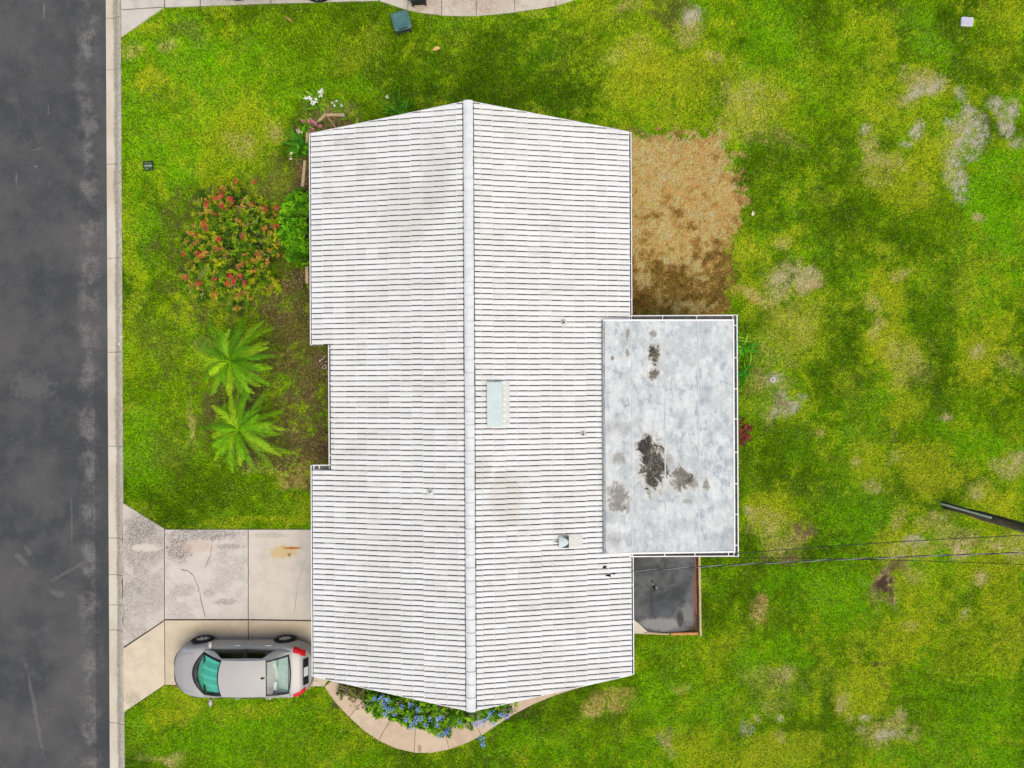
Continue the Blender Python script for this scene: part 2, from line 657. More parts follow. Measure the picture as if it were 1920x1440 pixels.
def m_glass(name, tint, gloss=0.12, rough=0.02):
    """tinted see-through pane with a reflective surface"""
    m = bpy.data.materials.new(name)
    m.use_nodes = True
    t = m.node_tree
    t.nodes.clear()
    out = t.nodes.new('ShaderNodeOutputMaterial')
    tr = t.nodes.new('ShaderNodeBsdfTransparent')
    nz = t.nodes.new('ShaderNodeTexNoise')
    nz.inputs['Scale'].default_value = 3.0
    mr = t.nodes.new('ShaderNodeMix')
    mr.data_type = 'RGBA'
    t.links.new(nz.outputs['Fac'], mr.inputs['Factor'])
    mr.inputs['A'].default_value = tuple(c * 0.93 for c in tint[:3]) + (1,)
    mr.inputs['B'].default_value = tint
    t.links.new(mr.outputs['Result'], tr.inputs['Color'])
    gl = t.nodes.new('ShaderNodeBsdfGlossy')
    gl.inputs['Roughness'].default_value = rough
    ge = t.nodes.new('ShaderNodeNewGeometry')
    dt = t.nodes.new('ShaderNodeVectorMath')
    dt.operation = 'DOT_PRODUCT'
    t.links.new(ge.outputs['Normal'], dt.inputs[0])
    t.links.new(ge.outputs['Incoming'], dt.inputs[1])

    def mth(op, a, b=0.0):
        q = t.nodes.new('ShaderNodeMath')
        q.operation = op
        for k_, v_ in ((0, a), (1, b)):
            if isinstance(v_, float):
                q.inputs[k_].default_value = v_
            else:
                t.links.new(v_, q.inputs[k_])
        return q.outputs[0]
    fres = mth('POWER', mth('SUBTRACT', 1.0, mth('ABSOLUTE', dt.outputs['Value'])), 5.0)
    ad = t.nodes.new('ShaderNodeMath')
    ad.operation = 'ADD'
    ad.use_clamp = True
    t.links.new(fres, ad.inputs[0])
    ad.inputs[1].default_value = gloss
    mx = t.nodes.new('ShaderNodeMixShader')
    t.links.new(ad.outputs[0], mx.inputs[0])
    t.links.new(tr.outputs[0], mx.inputs[1])
    t.links.new(gl.outputs[0], mx.inputs[2])
    t.links.new(mx.outputs[0], out.inputs['Surface'])
    return m


TILE_W, TILE_L = 0.320, (X_R - X_L) / 2 / 14.0
TILE_Y0 = Y_SR - 0.02
NOTCH_N = TILE_Y0 + round((NOTCH_N - TILE_Y0) / TILE_W) * TILE_W
NOTCH_S = TILE_Y0 + round((NOTCH_S - TILE_Y0) / TILE_W) * TILE_W
M = {}
M['asphalt'] = m_asphalt()
M['kerb'] = m_kerb()
M['tile'] = m_tile()
M['chan_tone'] = m_chan_tone()
M['gap_shade'] = m_simple('ridge_gap_shade', C(96, 94, 86), .95, .1, 0, .5, 9)  # dark colour for the painted gap shade along the ridge
M['lip'] = m_simple('tile_nose_grey', C(176, 174, 164), .9, .1, 0, .25, 7)  # grey on tile noses and cap ends, drawing the joint lines
M['ridge'] = m_simple('ridge_tile', C(222, 223, 219), 0.7, 0.3, 0, 0.06, 5)
M['flat'] = m_flatroof()
M['seam'] = m_simple('pale_seam_coating', C(198, 204, 202), .7, .3, 0, .12, 5)
M['patio'] = m_patio()
M['white'] = m_simple('white_painted_metal', C(238, 236, 230), 0.45, 0.4, 0, 0.06, 8)
M['gutter_in'] = m_simple('gutter_inside', C(120, 118, 112), 0.8, 0.2, 0, 0.3, 6)
M['stucco'] = m_simple('stucco_wall', C(222, 216, 202), 0.9, 0.2, 0, 0.06, 9)
M['deck'] = m_simple('roof_underlay', C(90, 88, 84), 0.95, 0.1, 0, 0.15, 5)
M['metal'] = m_simple('pale_sheet_metal', C(196, 208, 204), 0.5, 0.4, 0, 0.05, 4)
M['pan'] = m_simple('flashing_pan', C(214, 213, 200), 0.7, 0.3, 0, 0.08, 9)
M['black'] = m_simple('black_plastic', C(24, 24, 26), 0.5, 0.35, 0, 0.2, 9)
M['hole'] = m_simple('dark_pipe_mouth', C(22, 22, 22), 0.9, 0.1)
M['pane'] = m_simple('window_glass', C(60, 70, 76), 0.08, 0.6)
M['leaf'] = m_attr('foliage', 0.6, 0.12, 0.25)
M['petal'] = m_attr('petals', 0.6, 0.2, 0.2)
M['bark'] = m_simple('twig_bark', C(150, 138, 112), 0.9, 0.1, 0, 0.3, 20)
M['trunk'] = m_simple('palm_trunk_fibre', C(96, 82, 60), 0.95, 0.1, 0, 0.4, 18)
M['timber'] = m_wood('weathered_timber', C(214, 190, 146), C(186, 158, 116))
M['orange_wood'] = m_wood('stained_board', C(218, 158, 92), C(190, 128, 70))
M['pole'] = m_wood('creosoted_pole', C(136, 120, 96), C(86, 75, 60))
M['soil_chip'] = m_attr('bark_mulch', 0.95, 0.1)
M['bin_green'] = m_simple('green_bin_plastic', C(72, 112, 108), 0.5, 0.35, 0, 0.12, 5)
M['bin_dark'] = m_simple('dark_bin_plastic', C(26, 30, 30), 0.6, 0.3, 0, 0.2, 5)
M['crack'] = m_simple('crack_dirt', C(98, 88, 72), 0.95, 0.1, 0, 0.2, 20)

# ------------------------------------------------------------------ driveway, path and patio outlines (pixels)
DRIVE = {
    'a_apron': [(231, 943), (308, 991), (308, 1162), (232, 1212)],
    'b_slab': [(310, 993), (465, 993), (465, 1160), (310, 1160)],
    'c_slab': [(467, 993), (624, 993), (624, 1162), (467, 1160)],
    'd_apron': [(232, 1216), (308, 1165), (309, 1283), (233, 1334)],
    'e_slab': [(310, 1163), (465, 1163), (466, 1284), (311, 1283)],
    'f_slab': [(467, 1163), (624, 1165), (624, 1262), (607, 1286), (468, 1285)],
}
OUT = [(608, 1287), (630, 1318), (655, 1344), (682, 1369), (710, 1388), (742, 1403), (777, 1411), (810, 1411), (842, 1405),
       (873, 1394), (903, 1379), (932, 1359), (962, 1340), (1000, 1320), (1042, 1303), (1095, 1286), (1150, 1272)]
INN = [(640, 1262), (656, 1290), (680, 1314), (706, 1332), (733, 1346), (757, 1358), (779, 1361), (806, 1366), (832, 1362),
       (856, 1354), (884, 1342), (908, 1322), (934, 1296), (976, 1272), (1020, 1254), (1075, 1240), (1130, 1226)]
JOIN = [0, 2, 4, 6, 8, 10, 12, 14, 16]
NB_DRIVE = [
    [(228, 20), (308, 15), (228, 70)],
    [(228, -260), (307, -260), (308, 13), (228, 18)],
    [(310, -260), (373, -260), (375, 12), (310, 14)],
    [(375, -260), (506, -260), (507, 7), (377, 12)],
    [(508, -260), (700, -260), (710, 2), (509, 7)],
]
NB_OUT = [(712, 3), (742, 13), (764, 20), (790, 25), (828, 30), (860, 31), (893, 31), (930, 28), (965, 24), (1004, 18), (1042, 12), (1086, -2), (1150, -30)]
NB_INN = [(716, -60), (750, -48), (770, -40), (790, -34), (828, -28), (860, -26), (893, -26), (930, -30), (965, -34), (1004, -40), (1042, -48), (1076, -60), (1130, -90)]
NB_JOIN = [0, 2, 4, 6, 8, 10, 12]
PATIO = [(1186, 1030), (1303, 1030), (1305, 1120), (1303, 1165), (1292, 1180), (1262, 1186), (1215, 1182), (1198, 1168), (1186, 1160)]

hard = [pxpoly(p) for p in DRIVE.values()] + [pxpoly(OUT + INN[::-1])] + [pxpoly(p) for p in NB_DRIVE] + [pxpoly(NB_OUT + NB_INN[::-1])] + [pxpoly([(1186, 1030), (1312, 1030), (1314, 1189), (1186, 1186)])]
WX0, WX1 = X_L + 0.55, X_R - 0.55
wall_polys = [[(WX0, Y_S + .45), (WX1, Y_S + .45), (WX1, Y_N - .45), (WX0, Y_N - .45)],
              [(WX1 - .5, FY0 + .3), (FX1 - .25, FY0 + .3), (FX1 - .25, FY1 - .3), (WX1 - .5, FY1 - .3)]]
hard += wall_polys
hard.append(pxpoly([(231, 943), (308, 991), (624, 991), (624, 1262), (608, 1287), (310, 1285), (233, 1336)]))
hard.append(pxpoly([(228, -260), (710, -260), (712, 1), (308, 15), (228, 71)]))

# ------------------------------------------------------------------ lawn colour (what grows where)
G_DK, G_MD, G_BR, G_YL = CN(64, 97, 2), CN(104, 138, 4), CN(108, 162, 6), CN(162, 176, 28)
T_TAN, T_STRAW, T_SAND, T_PINK, T_SOIL, T_BROWN, T_OLIVE = CN(194, 176, 104), CN(216, 174, 108), CN(198, 184, 164), CN(210, 178, 136), CN(78, 56, 46), CN(128, 98, 78), CN(98, 92, 46)
KIND = {'d': (G_DK, 0, 0), 'm': (G_MD, 0, 0), 'b': (G_BR, 0, 0), 'y': (G_YL, 0, 0), 't': (T_TAN, .3, .6), 's': (T_STRAW, .5, .9),
        'w': (T_SAND, .9, .9), 'p': (T_PINK, .8, .9), 'k': (T_SOIL, .9, 0), 'r': (T_BROWN, .7, .7), 'o': (T_OLIVE, .35, .3)}
SPL = [  # px, py, rx, ry, kind, strength
    (350, 110, 130, 60, 'b', .7), (300, 280, 80, 60, 'b', .6), (255, 420, 40, 140, 'b', .6), (250, 520, 25, 200, 'y', .5), (430, 190, 80, 60, 'b', .5),
    (480, 230, 60, 50, 'y', .5), (520, 245, 26, 26, 't', .6), (450, 275, 28, 18, 't', .45), (270, 160, 40, 20, 'y', .7), (250, 95, 20, 14, 't', .7),
    (318, 90, 22, 14, 't', .5), (350, 75, 40, 20, 'o', .5), (590, 372, 24, 22, 'r', .7), (500, 340, 70, 40, 'o', .5), (560, 330, 26, 50, 'r', .6),
    (300, 720, 60, 160, 'm', .6), (300, 640, 30, 80, 'o', .35), (320, 560, 40, 60, 'm', .4), (260, 860, 40, 80, 'b', .55), (330, 860, 50, 50, 'o', .35), (420, 930, 130, 45, 'd', .55), (480, 930, 60, 40, 'm', .5), (270, 960, 30, 20, 'y', .3), (560, 980, 40, 12, 'y', .4),
    (450, 985, 120, 10, 'y', .5), (640, 110, 120, 60, 'm', .5), (560, 60, 110, 30, 'm', .6), (900, 130, 260, 60, 'd', .55), (760, 150, 150, 60, 'd', .4), (990, 60, 120, 30, 'd', .4),
    (1000, 170, 180, 50, 'd', .8), (900, 100, 330, 90, 'd', .45), (680, 90, 60, 30, 'y', .35), (640, 160, 60, 30, 'b', .4), (1210, 60, 70, 40, 'm', .7), (1180, 15, 40, 18, 't', .6),
    (1260, 30, 50, 22, 'o', .6), (1180, 95, 60, 20, 't', .35), (1300, 160, 130, 70, 'y', .6), (1305, 32, 26, 18, 'w', .95), (1300, 60, 34, 26, 't', .6),
    (1330, 120, 26, 16, 't', .55), (1345, 115, 14, 14, 't', .5), (1200, 120, 40, 70, 'y', .5), (1345, 180, 36, 40, 'd', .6), (1400, 205, 55, 60, 't', .6), (1400, 230, 40, 40, 'y', .6),
    (1450, 80, 60, 70, 'b', .7), (1440, 130, 26, 20, 'd', .6), (1450, 200, 40, 50, 'y', .7), (1440, 260, 45, 18, 't', .7), (1460, 180, 14, 12, 't', .5),
    (1430, 330, 60, 90, 'd', .65), (1540, 180, 120, 100, 'm', .5), (1560, 280, 40, 70, 'd', .5), (1740, 60, 40, 60, 'b', .5), (1640, 60, 50, 40, 'y', .5),
    (1880, 40, 50, 60, 'y', .5), (1660, 220, 60, 50, 'y', .5), (1720, 172, 62, 26, 't', .9), (1725, 175, 24, 14, 'w', .7), (1752, 160, 16, 16, 'w', .6),
    (1800, 180, 18, 14, 'w', .7), (1810, 240, 24, 40, 'w', .95), (1822, 262, 34, 22, 'w', .8), (1810, 310, 30, 30, 'w', .95), (1812, 350, 24, 26, 'w', .95),
    (1790, 290, 30, 16, 'w', .6), (1780, 260, 24, 30, 't', .4), (1865, 200, 12, 16, 'w', .95), (1880, 225, 18, 22, 'w', .95), (1895, 200, 16, 14, 'w', .9), (1900, 265, 22, 18, 'w', .7),
    (1725, 245, 14, 22, 'w', .95), (1626, 248, 12, 10, 'w', .9), (1700, 275, 12, 8, 'w', .8), (1640, 300, 30, 44, 't', .75), (1668, 318, 34, 18, 'p', .7),
    (1650, 345, 26, 12, 'w', .5), (1730, 350, 14, 10, 't', .7), (1760, 300, 50, 60, 'y', .6), (1690, 350, 80, 40, 'y', .6), (1670, 270, 22, 28, 'd', .6), (1880, 310, 40, 50, 'b', .9),
    (1870, 400, 60, 60, 'b', .9), (1838, 408, 12, 12, 'p', .7), (1760, 400, 50, 40, 'm', .6), (1560, 430, 70, 80, 'd', .6), (1480, 420, 40, 30, 'd', .3),
    (1460, 460, 18, 14, 'p', .6), (1460, 455, 40, 24, 'y', .6), (1490, 520, 36, 22, 'w', .8), (1480, 530, 46, 36, 't', .7), (1400, 470, 24, 40, 'y', .6), (1410, 560, 36, 18, 's', .95), (1450, 560, 40, 20, 't', .7),
    (1515, 545, 22, 14, 'p', .7), (1420, 610, 50, 20, 'd', .7), (1500, 620, 60, 50, 'y', .5), (1500, 600, 40, 30, 't', .4), (1555, 520, 40, 50, 'd', .6), (1440, 650, 60, 50, 't', .3),
    (1570, 680, 60, 60, 'd', .75), (1560, 740, 50, 40, 'd', .6), (1640, 560, 16, 20, 'p', .7), (1680, 540, 50, 60, 'y', .8), (1690, 508, 16, 12, 'p', .5),
    (1660, 640, 50, 50, 'y', .8), (1640, 620, 16, 26, 't', .7), (1690, 700, 40, 40, 'y', .6), (1680, 680, 22, 40, 't', .4), (1745, 640, 45, 160, 'd', .65), (1840, 660, 70, 70, 'y', .8), (1835, 655, 16, 14, 'p', .6),
    (1740, 720, 40, 60, 'd', .5), (1900, 690, 26, 30, 't', .5), (1448, 712, 16, 14, 'w', .95), (1440, 740, 44, 40, 't', .45), (1467, 757, 28, 22, 'w', .98), (1460, 752, 14, 12, 'r', .8), (1500, 740, 14, 10, 'w', .6),
    (1460, 820, 90, 60, 'd', .5), (1535, 805, 12, 10, 't', .7), (1700, 770, 36, 36, 'y', .6), (1710, 700, 22, 30, 't', .4), (1676, 820, 12, 18, 'r', .5), (1775, 785, 14, 10, 'p', .8), (1810, 830, 60, 40, 'b', .5),
    (1620, 850, 46, 40, 'y', .7), (1605, 862, 12, 10, 'p', .6), (1680, 865, 20, 14, 'w', .4), (1740, 880, 80, 34, 'y', .8), (1895, 860, 28, 26, 'p', .8), (1600, 950, 70, 90, 'b', .55), (1560, 900, 60, 50, 'd', .5), (1480, 900, 60, 40, 'd', .5),
    (1450, 960, 55, 44, 'y', .8), (1410, 965, 14, 14, 'p', .7), (1440, 985, 40, 30, 't', .6), (1505, 990, 28, 16, 'r', .9), (1490, 1045, 26, 14, 'r', .85), (1470, 1015, 40, 24, 't', .6), (1435, 1045, 14, 10, 'r', .7),
    (1640, 900, 20, 14, 'p', .5), (1700, 990, 50, 60, 'y', .7), (1690, 960, 20, 20, 't', .6), (1760, 975, 36, 20, 't', .7), (1835, 930, 14, 12, 'w', .95), (1840, 925, 26, 26, 't', .7), (1880, 960, 50, 50, 'y', .8),
    (1800, 1035, 20, 22, 'p', .95), (1790, 1015, 50, 30, 't', .6), (1860, 1025, 24, 16, 'p', .95), (1900, 1030, 30, 22, 'p', .8), (1845, 1080, 16, 16, 'p', .95), (1700, 1030, 40, 26, 't', .7), (1720, 1010, 20, 14, 'w', .6), (1870, 1050, 60, 40, 'y', .5), (1690, 1065, 30, 18, 'r', .85), (1720, 1085, 22, 18, 't', .6),
    (1657, 1095, 32, 28, 'p', .95), (1655, 1098, 27, 25, 'k', 1.0), (1653, 1100, 16, 14, 'k', 1.0), (1636, 1130, 7, 26, 'r', .9), (1680, 1072, 16, 14, 'k', .5), (1418, 1140, 26, 32, 's', .9), (1412, 1135, 18, 22, 'r', .6),
    (1560, 1120, 70, 70, 'b', .5), (1480, 1230, 60, 40, 'b', .5), (1460, 1080, 60, 30, 'b', .4), (1350, 1120, 40, 60, 'd', .5), (1340, 1220, 60, 30, 'y', .4),
    (1710, 1150, 70, 40, 'y', .7), (1700, 1165, 20, 12, 't', .6), (1810, 1155, 10, 18, 'p', .6), (1660, 1220, 60, 50, 'y', .6), (1640, 1240, 8, 7, 'k', .9), (1655, 1284, 8, 8, 'k', .9), (1660, 1240, 14, 6, 'k', .4), (1632, 1311, 4, 4, 'k', .7),
    (1590, 1310, 18, 28, 'p', .8), (1622, 1340, 14, 9, 'w', .9), (1615, 1362, 10, 8, 'w', .6), (1655, 1375, 50, 24, 't', .85), (1670, 1378, 30, 12, 'w', .5), (1690, 1345, 14, 16, 'p', .6), (1620, 1280, 50, 60, 'y', .6),
    (1850, 1340, 90, 120, 'b', .5), (1890, 1180, 50, 100, 'y', .6), (1800, 1220, 60, 60, 'y', .4), (1470, 1268, 16, 16, 'p', .6), (1460, 1290, 50, 30, 't', .4), (1467, 1343, 10, 9, 'w', .8), (1400, 1365, 12, 14, 'w', .6), (1418, 1345, 8, 8, 'p', .6), (1470, 1385, 14, 16, 't', .7),
    (1460, 1420, 120, 40, 'y', .6), (1250, 1390, 18, 26, 'p', .75), (1140, 1325, 40, 20, 's', .7), (1270, 1285, 20, 10, 't', .4), (1280, 1300, 90, 60, 'b', .4), (1200, 1420, 90, 30, 'b', .35), (1000, 1400, 110, 30, 'b', .5), (1330, 1400, 60, 30, 'y', .4),
    (450, 1380, 200, 60, 'b', .55), (300, 1330, 50, 30, 'y', .5), (320, 1425, 30, 14, 't', .85), (290, 1420, 40, 10, 't', .5), (560, 1400, 90, 40, 'm', .5), (600, 1320, 30, 20, 'b', .4),
    (1330, 1060, 26, 20, 'd', .6), (1400, 850, 20, 120, 'm', .6), (1390, 690, 18, 60, 'd', .5), (1390, 900, 12, 80, 'd', .5),
    (575, 600, 60, 90, 'o', .9), (570, 720, 50, 90, 'o', .9), (575, 840, 50, 60, 'o', .95), (540, 800, 60, 60, 'r', .5), (605, 690, 16, 40, 'r', .9), (602, 850, 18, 50, 'r', .7), (600, 600, 18, 70, 'r', .6), (560, 525, 36, 20, 'k', .8),
    (500, 570, 50, 30, 'r', .7), (470, 590, 50, 20, 'o', .6), (545, 880, 50, 20, 's', .5), (440, 745, 60, 40, 'r', .7), (440, 690, 70, 60, 'o', .6), (450, 800, 80, 60, 'o', .6), (490, 830, 40, 40, 'k', .45), (385, 655, 24, 14, 't', .7), (362, 800, 9, 40, 't', .6), (480, 880, 40, 20, 't', .3),
    (430, 470, 110, 100, 'o', .8), (420, 470, 60, 60, 'k', .5), (625, 235, 45, 26, 'r', .95), (575, 300, 16, 80, 'o', .7), (568, 330, 10, 40, 'r', .8), (565, 430, 30, 80, 'o', .8),
    (800, 1320, 170, 40, 'k', .9), (700, 1290, 60, 26, 'k', .8), (950, 1310, 50, 30, 'k', .7), (1180, 245, 40, 8, 'o', .5), (1100, 215, 60, 8, 'd', .5),
]
DEAD = pxpoly([(1150, 262), (1240, 250), (1300, 256), (1355, 254), (1368, 290), (1380, 330), (1393, 375), (1390, 412), (1365, 440), (1362, 480), (1370, 520), (1364, 560), (1350, 600), (1150, 600)])
DEAD_C = np.array([np.mean([p[0] for p in DEAD]), np.mean([p[1] for p in DEAD])])


def lawn(X, Y):
    """linear albedo, bareness (0 thick grass .. 1 bare), dryness"""
    n1 = fbm(X, Y, 0.30, 4, 3)
    n2 = fbm(X + 40, Y, 0.85, 4, 11)
    n3 = fbm(X, Y + 30, 2.6, 3, 21)
    n4 = fbm(X + 7, Y + 5, 7.0, 2, 31)
    w = (n1 * 0.35 + n2 * 0.4 + n3 * 0.25)
    col = G_DK[None, :] + (G_MD - G_DK)[None, :] * sst(w, 0.26, 0.56)[:, None]
    col = col + (G_BR - col) * (sst(n2 * .6 + n1 * .4, 0.50, 0.68) * 0.6)[:, None]
    col = col + (G_YL - col) * (sst(n3 * .5 + n1 * .5, 0.50, 0.66) * 0.45)[:, None]
    bare = np.zeros(len(X))
    dry = np.zeros(len(X))
    px, py = to_px(X, Y)
    n5 = fbm(X + 11, Y + 2, 15.0, 2, 41)
    edge = (n3 - .5) * 1.0 + (n4 - .5) * 1.1 + (n5 - .5) * .8
    wpx, wpy = (fbm(X + 3, Y, 0.9, 3, 51) - .5) * 110, (fbm(X, Y + 8, 0.9, 3, 61) - .5) * 110
    for (cx, cy, rx, ry, k, st) in SPL:
        idx = np.nonzero((np.abs(px - cx) < rx * 1.9) & (np.abs(py - cy) < ry * 1.9))[0]
        if len(idx) == 0:
            continue
        kw_ = min(1.0, math.sqrt(rx * ry) / 45.0)
        d = np.hypot((px[idx] + wpx[idx] * kw_ - cx) / rx, (py[idx] + wpy[idx] * kw_ - cy) / ry) + edge[idx] * ((1.2 if k in 'twpskro' else 0.9) * (0.55 + 0.45 * kw_))
        wgt = sst(d, 1.30, 0.45) * st * (0.9 if k in 'dm' else 0.95 if k == 'y' else 1.0)
        c, ba, dr = KIND[k]
        if k in 'tspwr':
            wgt = wgt * np.clip(0.60 + (n4[idx] - .45) * 2.2 + (n5[idx] - .5) * 1.6, 0.05, 1)
        col[idx] += (c[None, :] - col[idx]) * wgt[:, None]
        bare[idx] += (ba - bare[idx]) * wgt
        dry[idx] += (dr - dry[idx]) * wgt
    # the big dead patch behind the house
    jx, jy = (n3 - .5) * 0.9 + (n4 - .5) * .7 + (n5 - .5) * .7, (n4 - .5) * 1.0 + (n5 - .5) * .7
    ins = in_poly(X + jx, Y + jy, DEAD)
    if ins.any():
        i = np.nonzero(ins)[0]
        m = sst(n2[i] * .35 + n3[i] * .35 + n4[i] * .3 + np.clip(Y[i] - DEAD_C[1] + .4, -3, .6) * 0.085, 0.30, 0.52)
        dc = CN(140, 106, 52)[None, :] + (CN(236, 176, 110) - CN(140, 106, 52))[None, :] * m[:, None]
        g = sst(n3[i] * .5 + n4[i] * .5, 0.58, 0.70) * 0.55
        dc = dc + (CN(96, 98, 24)[None, :] - dc) * g[:, None]
        dk = sst(n5[i] * .55 + n4[i] * .45, 0.52, 0.40) * (0.75 - 0.45 * m)
        dc = dc + (CN(92, 76, 30)[None, :] - dc) * dk[:, None]
        lt = sst(n3[i] * .5 + n4[i] * .5, 0.52, 0.66) * m * .7
        dc = dc + (CN(236, 192, 132)[None, :] - dc) * lt[:, None]
        col[i] += (dc - col[i]) * 0.95
        dry[i] = 1.0
        bare[i] = 0.25
    return col, bare, dry


# ------------------------------------------------------------------ ground sheet
def axis(lo, hi, d, far):
    a = list(np.arange(lo, hi + 1e-6, d))
    ext, s = [], 0.4
    p = hi
    while p < far:
        p += s
        s *= 1.45
        ext.append(p)
    neg, s, p = [], 0.4, lo
    while p > -far:
        p -= s
        s *= 1.45
        neg.append(p)
    return np.array(neg[::-1] + a + ext)


gx, gy = axis(-14.2, 22.5, 0.11, 260), axis(-17.2, 17.2, 0.11, 260)
gx = np.sort(np.concatenate([gx, [KERB_L - 0.02, KERB_R - 0.045, KERB_R - 0.015, -24.1, -24.0, -23.7, -23.65]]))
GX, GY = np.meshgrid(gx, gy, indexing='ij')
fxv, fyv = GX.ravel(), GY.ravel()
gcol, gbare, gdry = lawn(fxv, fyv)
soil = CN(96, 88, 44)
gcol = gcol * (0.55 + 0.45 * gbare)[:, None] + soil[None, :] * (0.12 * (1 - gbare))[:, None]
inhard = np.zeros(len(fxv), dtype=bool)
for p in hard:
    inhard |= in_poly(fxv, fyv, p)
gcol[inhard] = CN(92, 78, 60)
gz = np.where((fxv < KERB_R - 0.03) & (fxv > -23.68), -0.16, 0.0)
gz = gz + (fbm(fxv, fyv, 0.5, 3, 77) - 0.5) * 0.03 * (~inhard) * (np.abs(gz) < .01) - 0.01
me = bpy.data.meshes.new('ground')
nX, nY = len(gx), len(gy)
ii, jj = np.meshgrid(np.arange(nX - 1), np.arange(nY - 1), indexing='ij')
q = np.stack([ii * nY + jj, (ii + 1) * nY + jj, (ii + 1) * nY + jj + 1, ii * nY + jj + 1], -1).reshape(-1, 4)
me.vertices.add(nX * nY)
me.vertices.foreach_set('co', np.stack([fxv, fyv, gz], -1).astype(np.float32).ravel())
me.loops.add(len(q) * 4)
me.loops.foreach_set('vertex_index', q.astype(np.int32).ravel())
me.polygons.add(len(q))
me.polygons.foreach_set('loop_start', np.arange(0, len(q) * 4, 4, dtype=np.int32))
me.update(calc_edges=True)
ca = me.color_attributes.new('Col', 'FLOAT_COLOR', 'POINT')
ca.data.foreach_set('color', np.concatenate([gcol, np.ones((len(gcol), 1))], 1).astype(np.float32).ravel())
n = NT('lawn_soil', 0.95, 0.1)
c = n.attr('Col')
f1, f2 = n.noise(28, 4, rough=0.8), n.noise(9, 3)
c = n.mix(1.0, c, n.mix(n.step(f1, 0.3, 0.7), (0.6, 0.6, 0.6, 1), (1.35, 1.35, 1.35, 1)), 'MULTIPLY')
c = n.mix(1.0, c, n.mix(f2, (0.8, 0.8, 0.8, 1), (1.2, 1.2, 1.2, 1)), 'MULTIPLY')
n.bump(f1, 0.02, 0.7)
me.materials.append(n.done(c))
ground = bpy.data.objects.new('ground', me)
COL.objects.link(ground)
tag(ground, kind='structure')

# ------------------------------------------------------------------ lawn grass: one triangle for each blade
BLADE_GAIN = 2.45
NB = 2200000
bx = RNG.uniform(KERB_R + 0.02, 22.3, NB)
by = RNG.uniform(-17.0, 17.0, NB)
keep = np.ones(NB, dtype=bool)
for p in hard:
    keep &= ~in_poly(bx, by, p)
ctr = (WX0 + WX1) / 2
bx, by = bx[keep], by[keep]
bcol, bbare, bdry = lawn(bx, by)
keep = RNG.random(len(bx)) > bbare * 0.97
bx, by, bcol, bdry = bx[keep], by[keep], bcol[keep], bdry[keep]
nb = len(bx)
az = RNG.uniform(0, 2 * np.pi, nb)
clump = fbm(bx, by, 5.0, 2, 91)
tall = RNG.uniform(0.7, 1.25, nb) * (0.45 + 1.1 * clump)
ln = (0.066 + 0.030 * bdry) * tall
lean = RNG.uniform(0.45, 1.35, nb)
hz, hh = ln * np.sin(lean), ln * np.cos(lean) + 0.012
wd = RNG.uniform(0.006, 0.0115, nb) * (1 - 0.25 * bdry)
dxn, dyn = np.cos(az), np.sin(az)
base_z = np.zeros(nb)
vtx = np.empty((nb, 3, 3), dtype=np.float32)
vtx[:, 0] = np.stack([bx - dyn * wd, by + dxn * wd, base_z], -1)
vtx[:, 1] = np.stack([bx + dyn * wd, by - dxn * wd, base_z], -1)
vtx[:, 2] = np.stack([bx + dxn * hz, by + dyn * hz, base_z + hh], -1)
cl2 = fbm(bx + 3, by + 1, 8.5, 2, 95) * .4 + vnoise(bx * 23, by * 23, 97) * .6
tone = RNG.normal(1.0, 0.30, nb).clip(0.4, 1.8) * (0.30 + 0.98 * cl2 + 0.45 * fbm(bx, by + 9, 3.2, 2, 99))
strawy = (RNG.random(nb) < 0.04 + 0.12 * bdry + 0.10 * sst(fbm(bx + 21, by, 1.1, 3, 71), .5, .7))
bc = bcol * (BLADE_GAIN * tone)[:, None]
bc[strawy] = bc[strawy] * 0.45 + CN(214, 200, 120)[None, :] * 0.6
bc = bc.clip(0, 0.7)
me = bpy.data.meshes.new('lawn_grass')
me.vertices.add(nb * 3)
me.vertices.foreach_set('co', vtx.ravel())
me.loops.add(nb * 3)
me.loops.foreach_set('vertex_index', np.arange(nb * 3, dtype=np.int32))
me.polygons.add(nb)
me.polygons.foreach_set('loop_start', np.arange(0, nb * 3, 3, dtype=np.int32))
me.update(calc_edges=True)
ca = me.color_attributes.new('Col', 'FLOAT_COLOR', 'POINT')
cc = np.ones((nb, 3, 4), dtype=np.float32)
cc[:, :, :3] = bc[:, None, :]
ca.data.foreach_set('color', cc.ravel())
n = NT('grass_blade', 0.95, 0.0)
gcolr = n.attr('Col')
n.put(n.b.inputs['Base Color'], gcolr)
tr = n.new('ShaderNodeBsdfTranslucent')
n.put(tr.inputs['Color'], gcolr)
mx = n.new('ShaderNodeMixShader')
mx.inputs[0].default_value = 0.3
n.t.links.new(n.b.outputs[0], mx.inputs[1])
n.t.links.new(tr.outputs[0], mx.inputs[2])
n.t.links.new(mx.outputs[0], n.t.nodes['Material Output'].inputs['Surface'])
me.materials.append(n.m)
go = bpy.data.objects.new('lawn_grass', me)
COL.objects.link(go)
tag(go, 'patchy green and yellow lawn grass around the house', 'grass', kind='stuff')

# ------------------------------------------------------------------ road and kerbs
road = MB()
road.grid(lambda a, b: (-23.9 + a * (KERB_L + 0.05 + 23.9), -120 + b * 240, -0.128), 2, 4)
tag(road.build('road', M['asphalt']), kind='structure')

KPROF = [(0.0, -0.150), (0.0, -0.118), (0.02, -0.113), (0.26, -0.100), (0.33, -0.085), (0.43, -0.015), (0.48, 0.012), (0.52, 0.020), (0.575, 0.020), (0.585, 0.012), (0.585, -0.15)]
kw = KERB_R - KERB_L


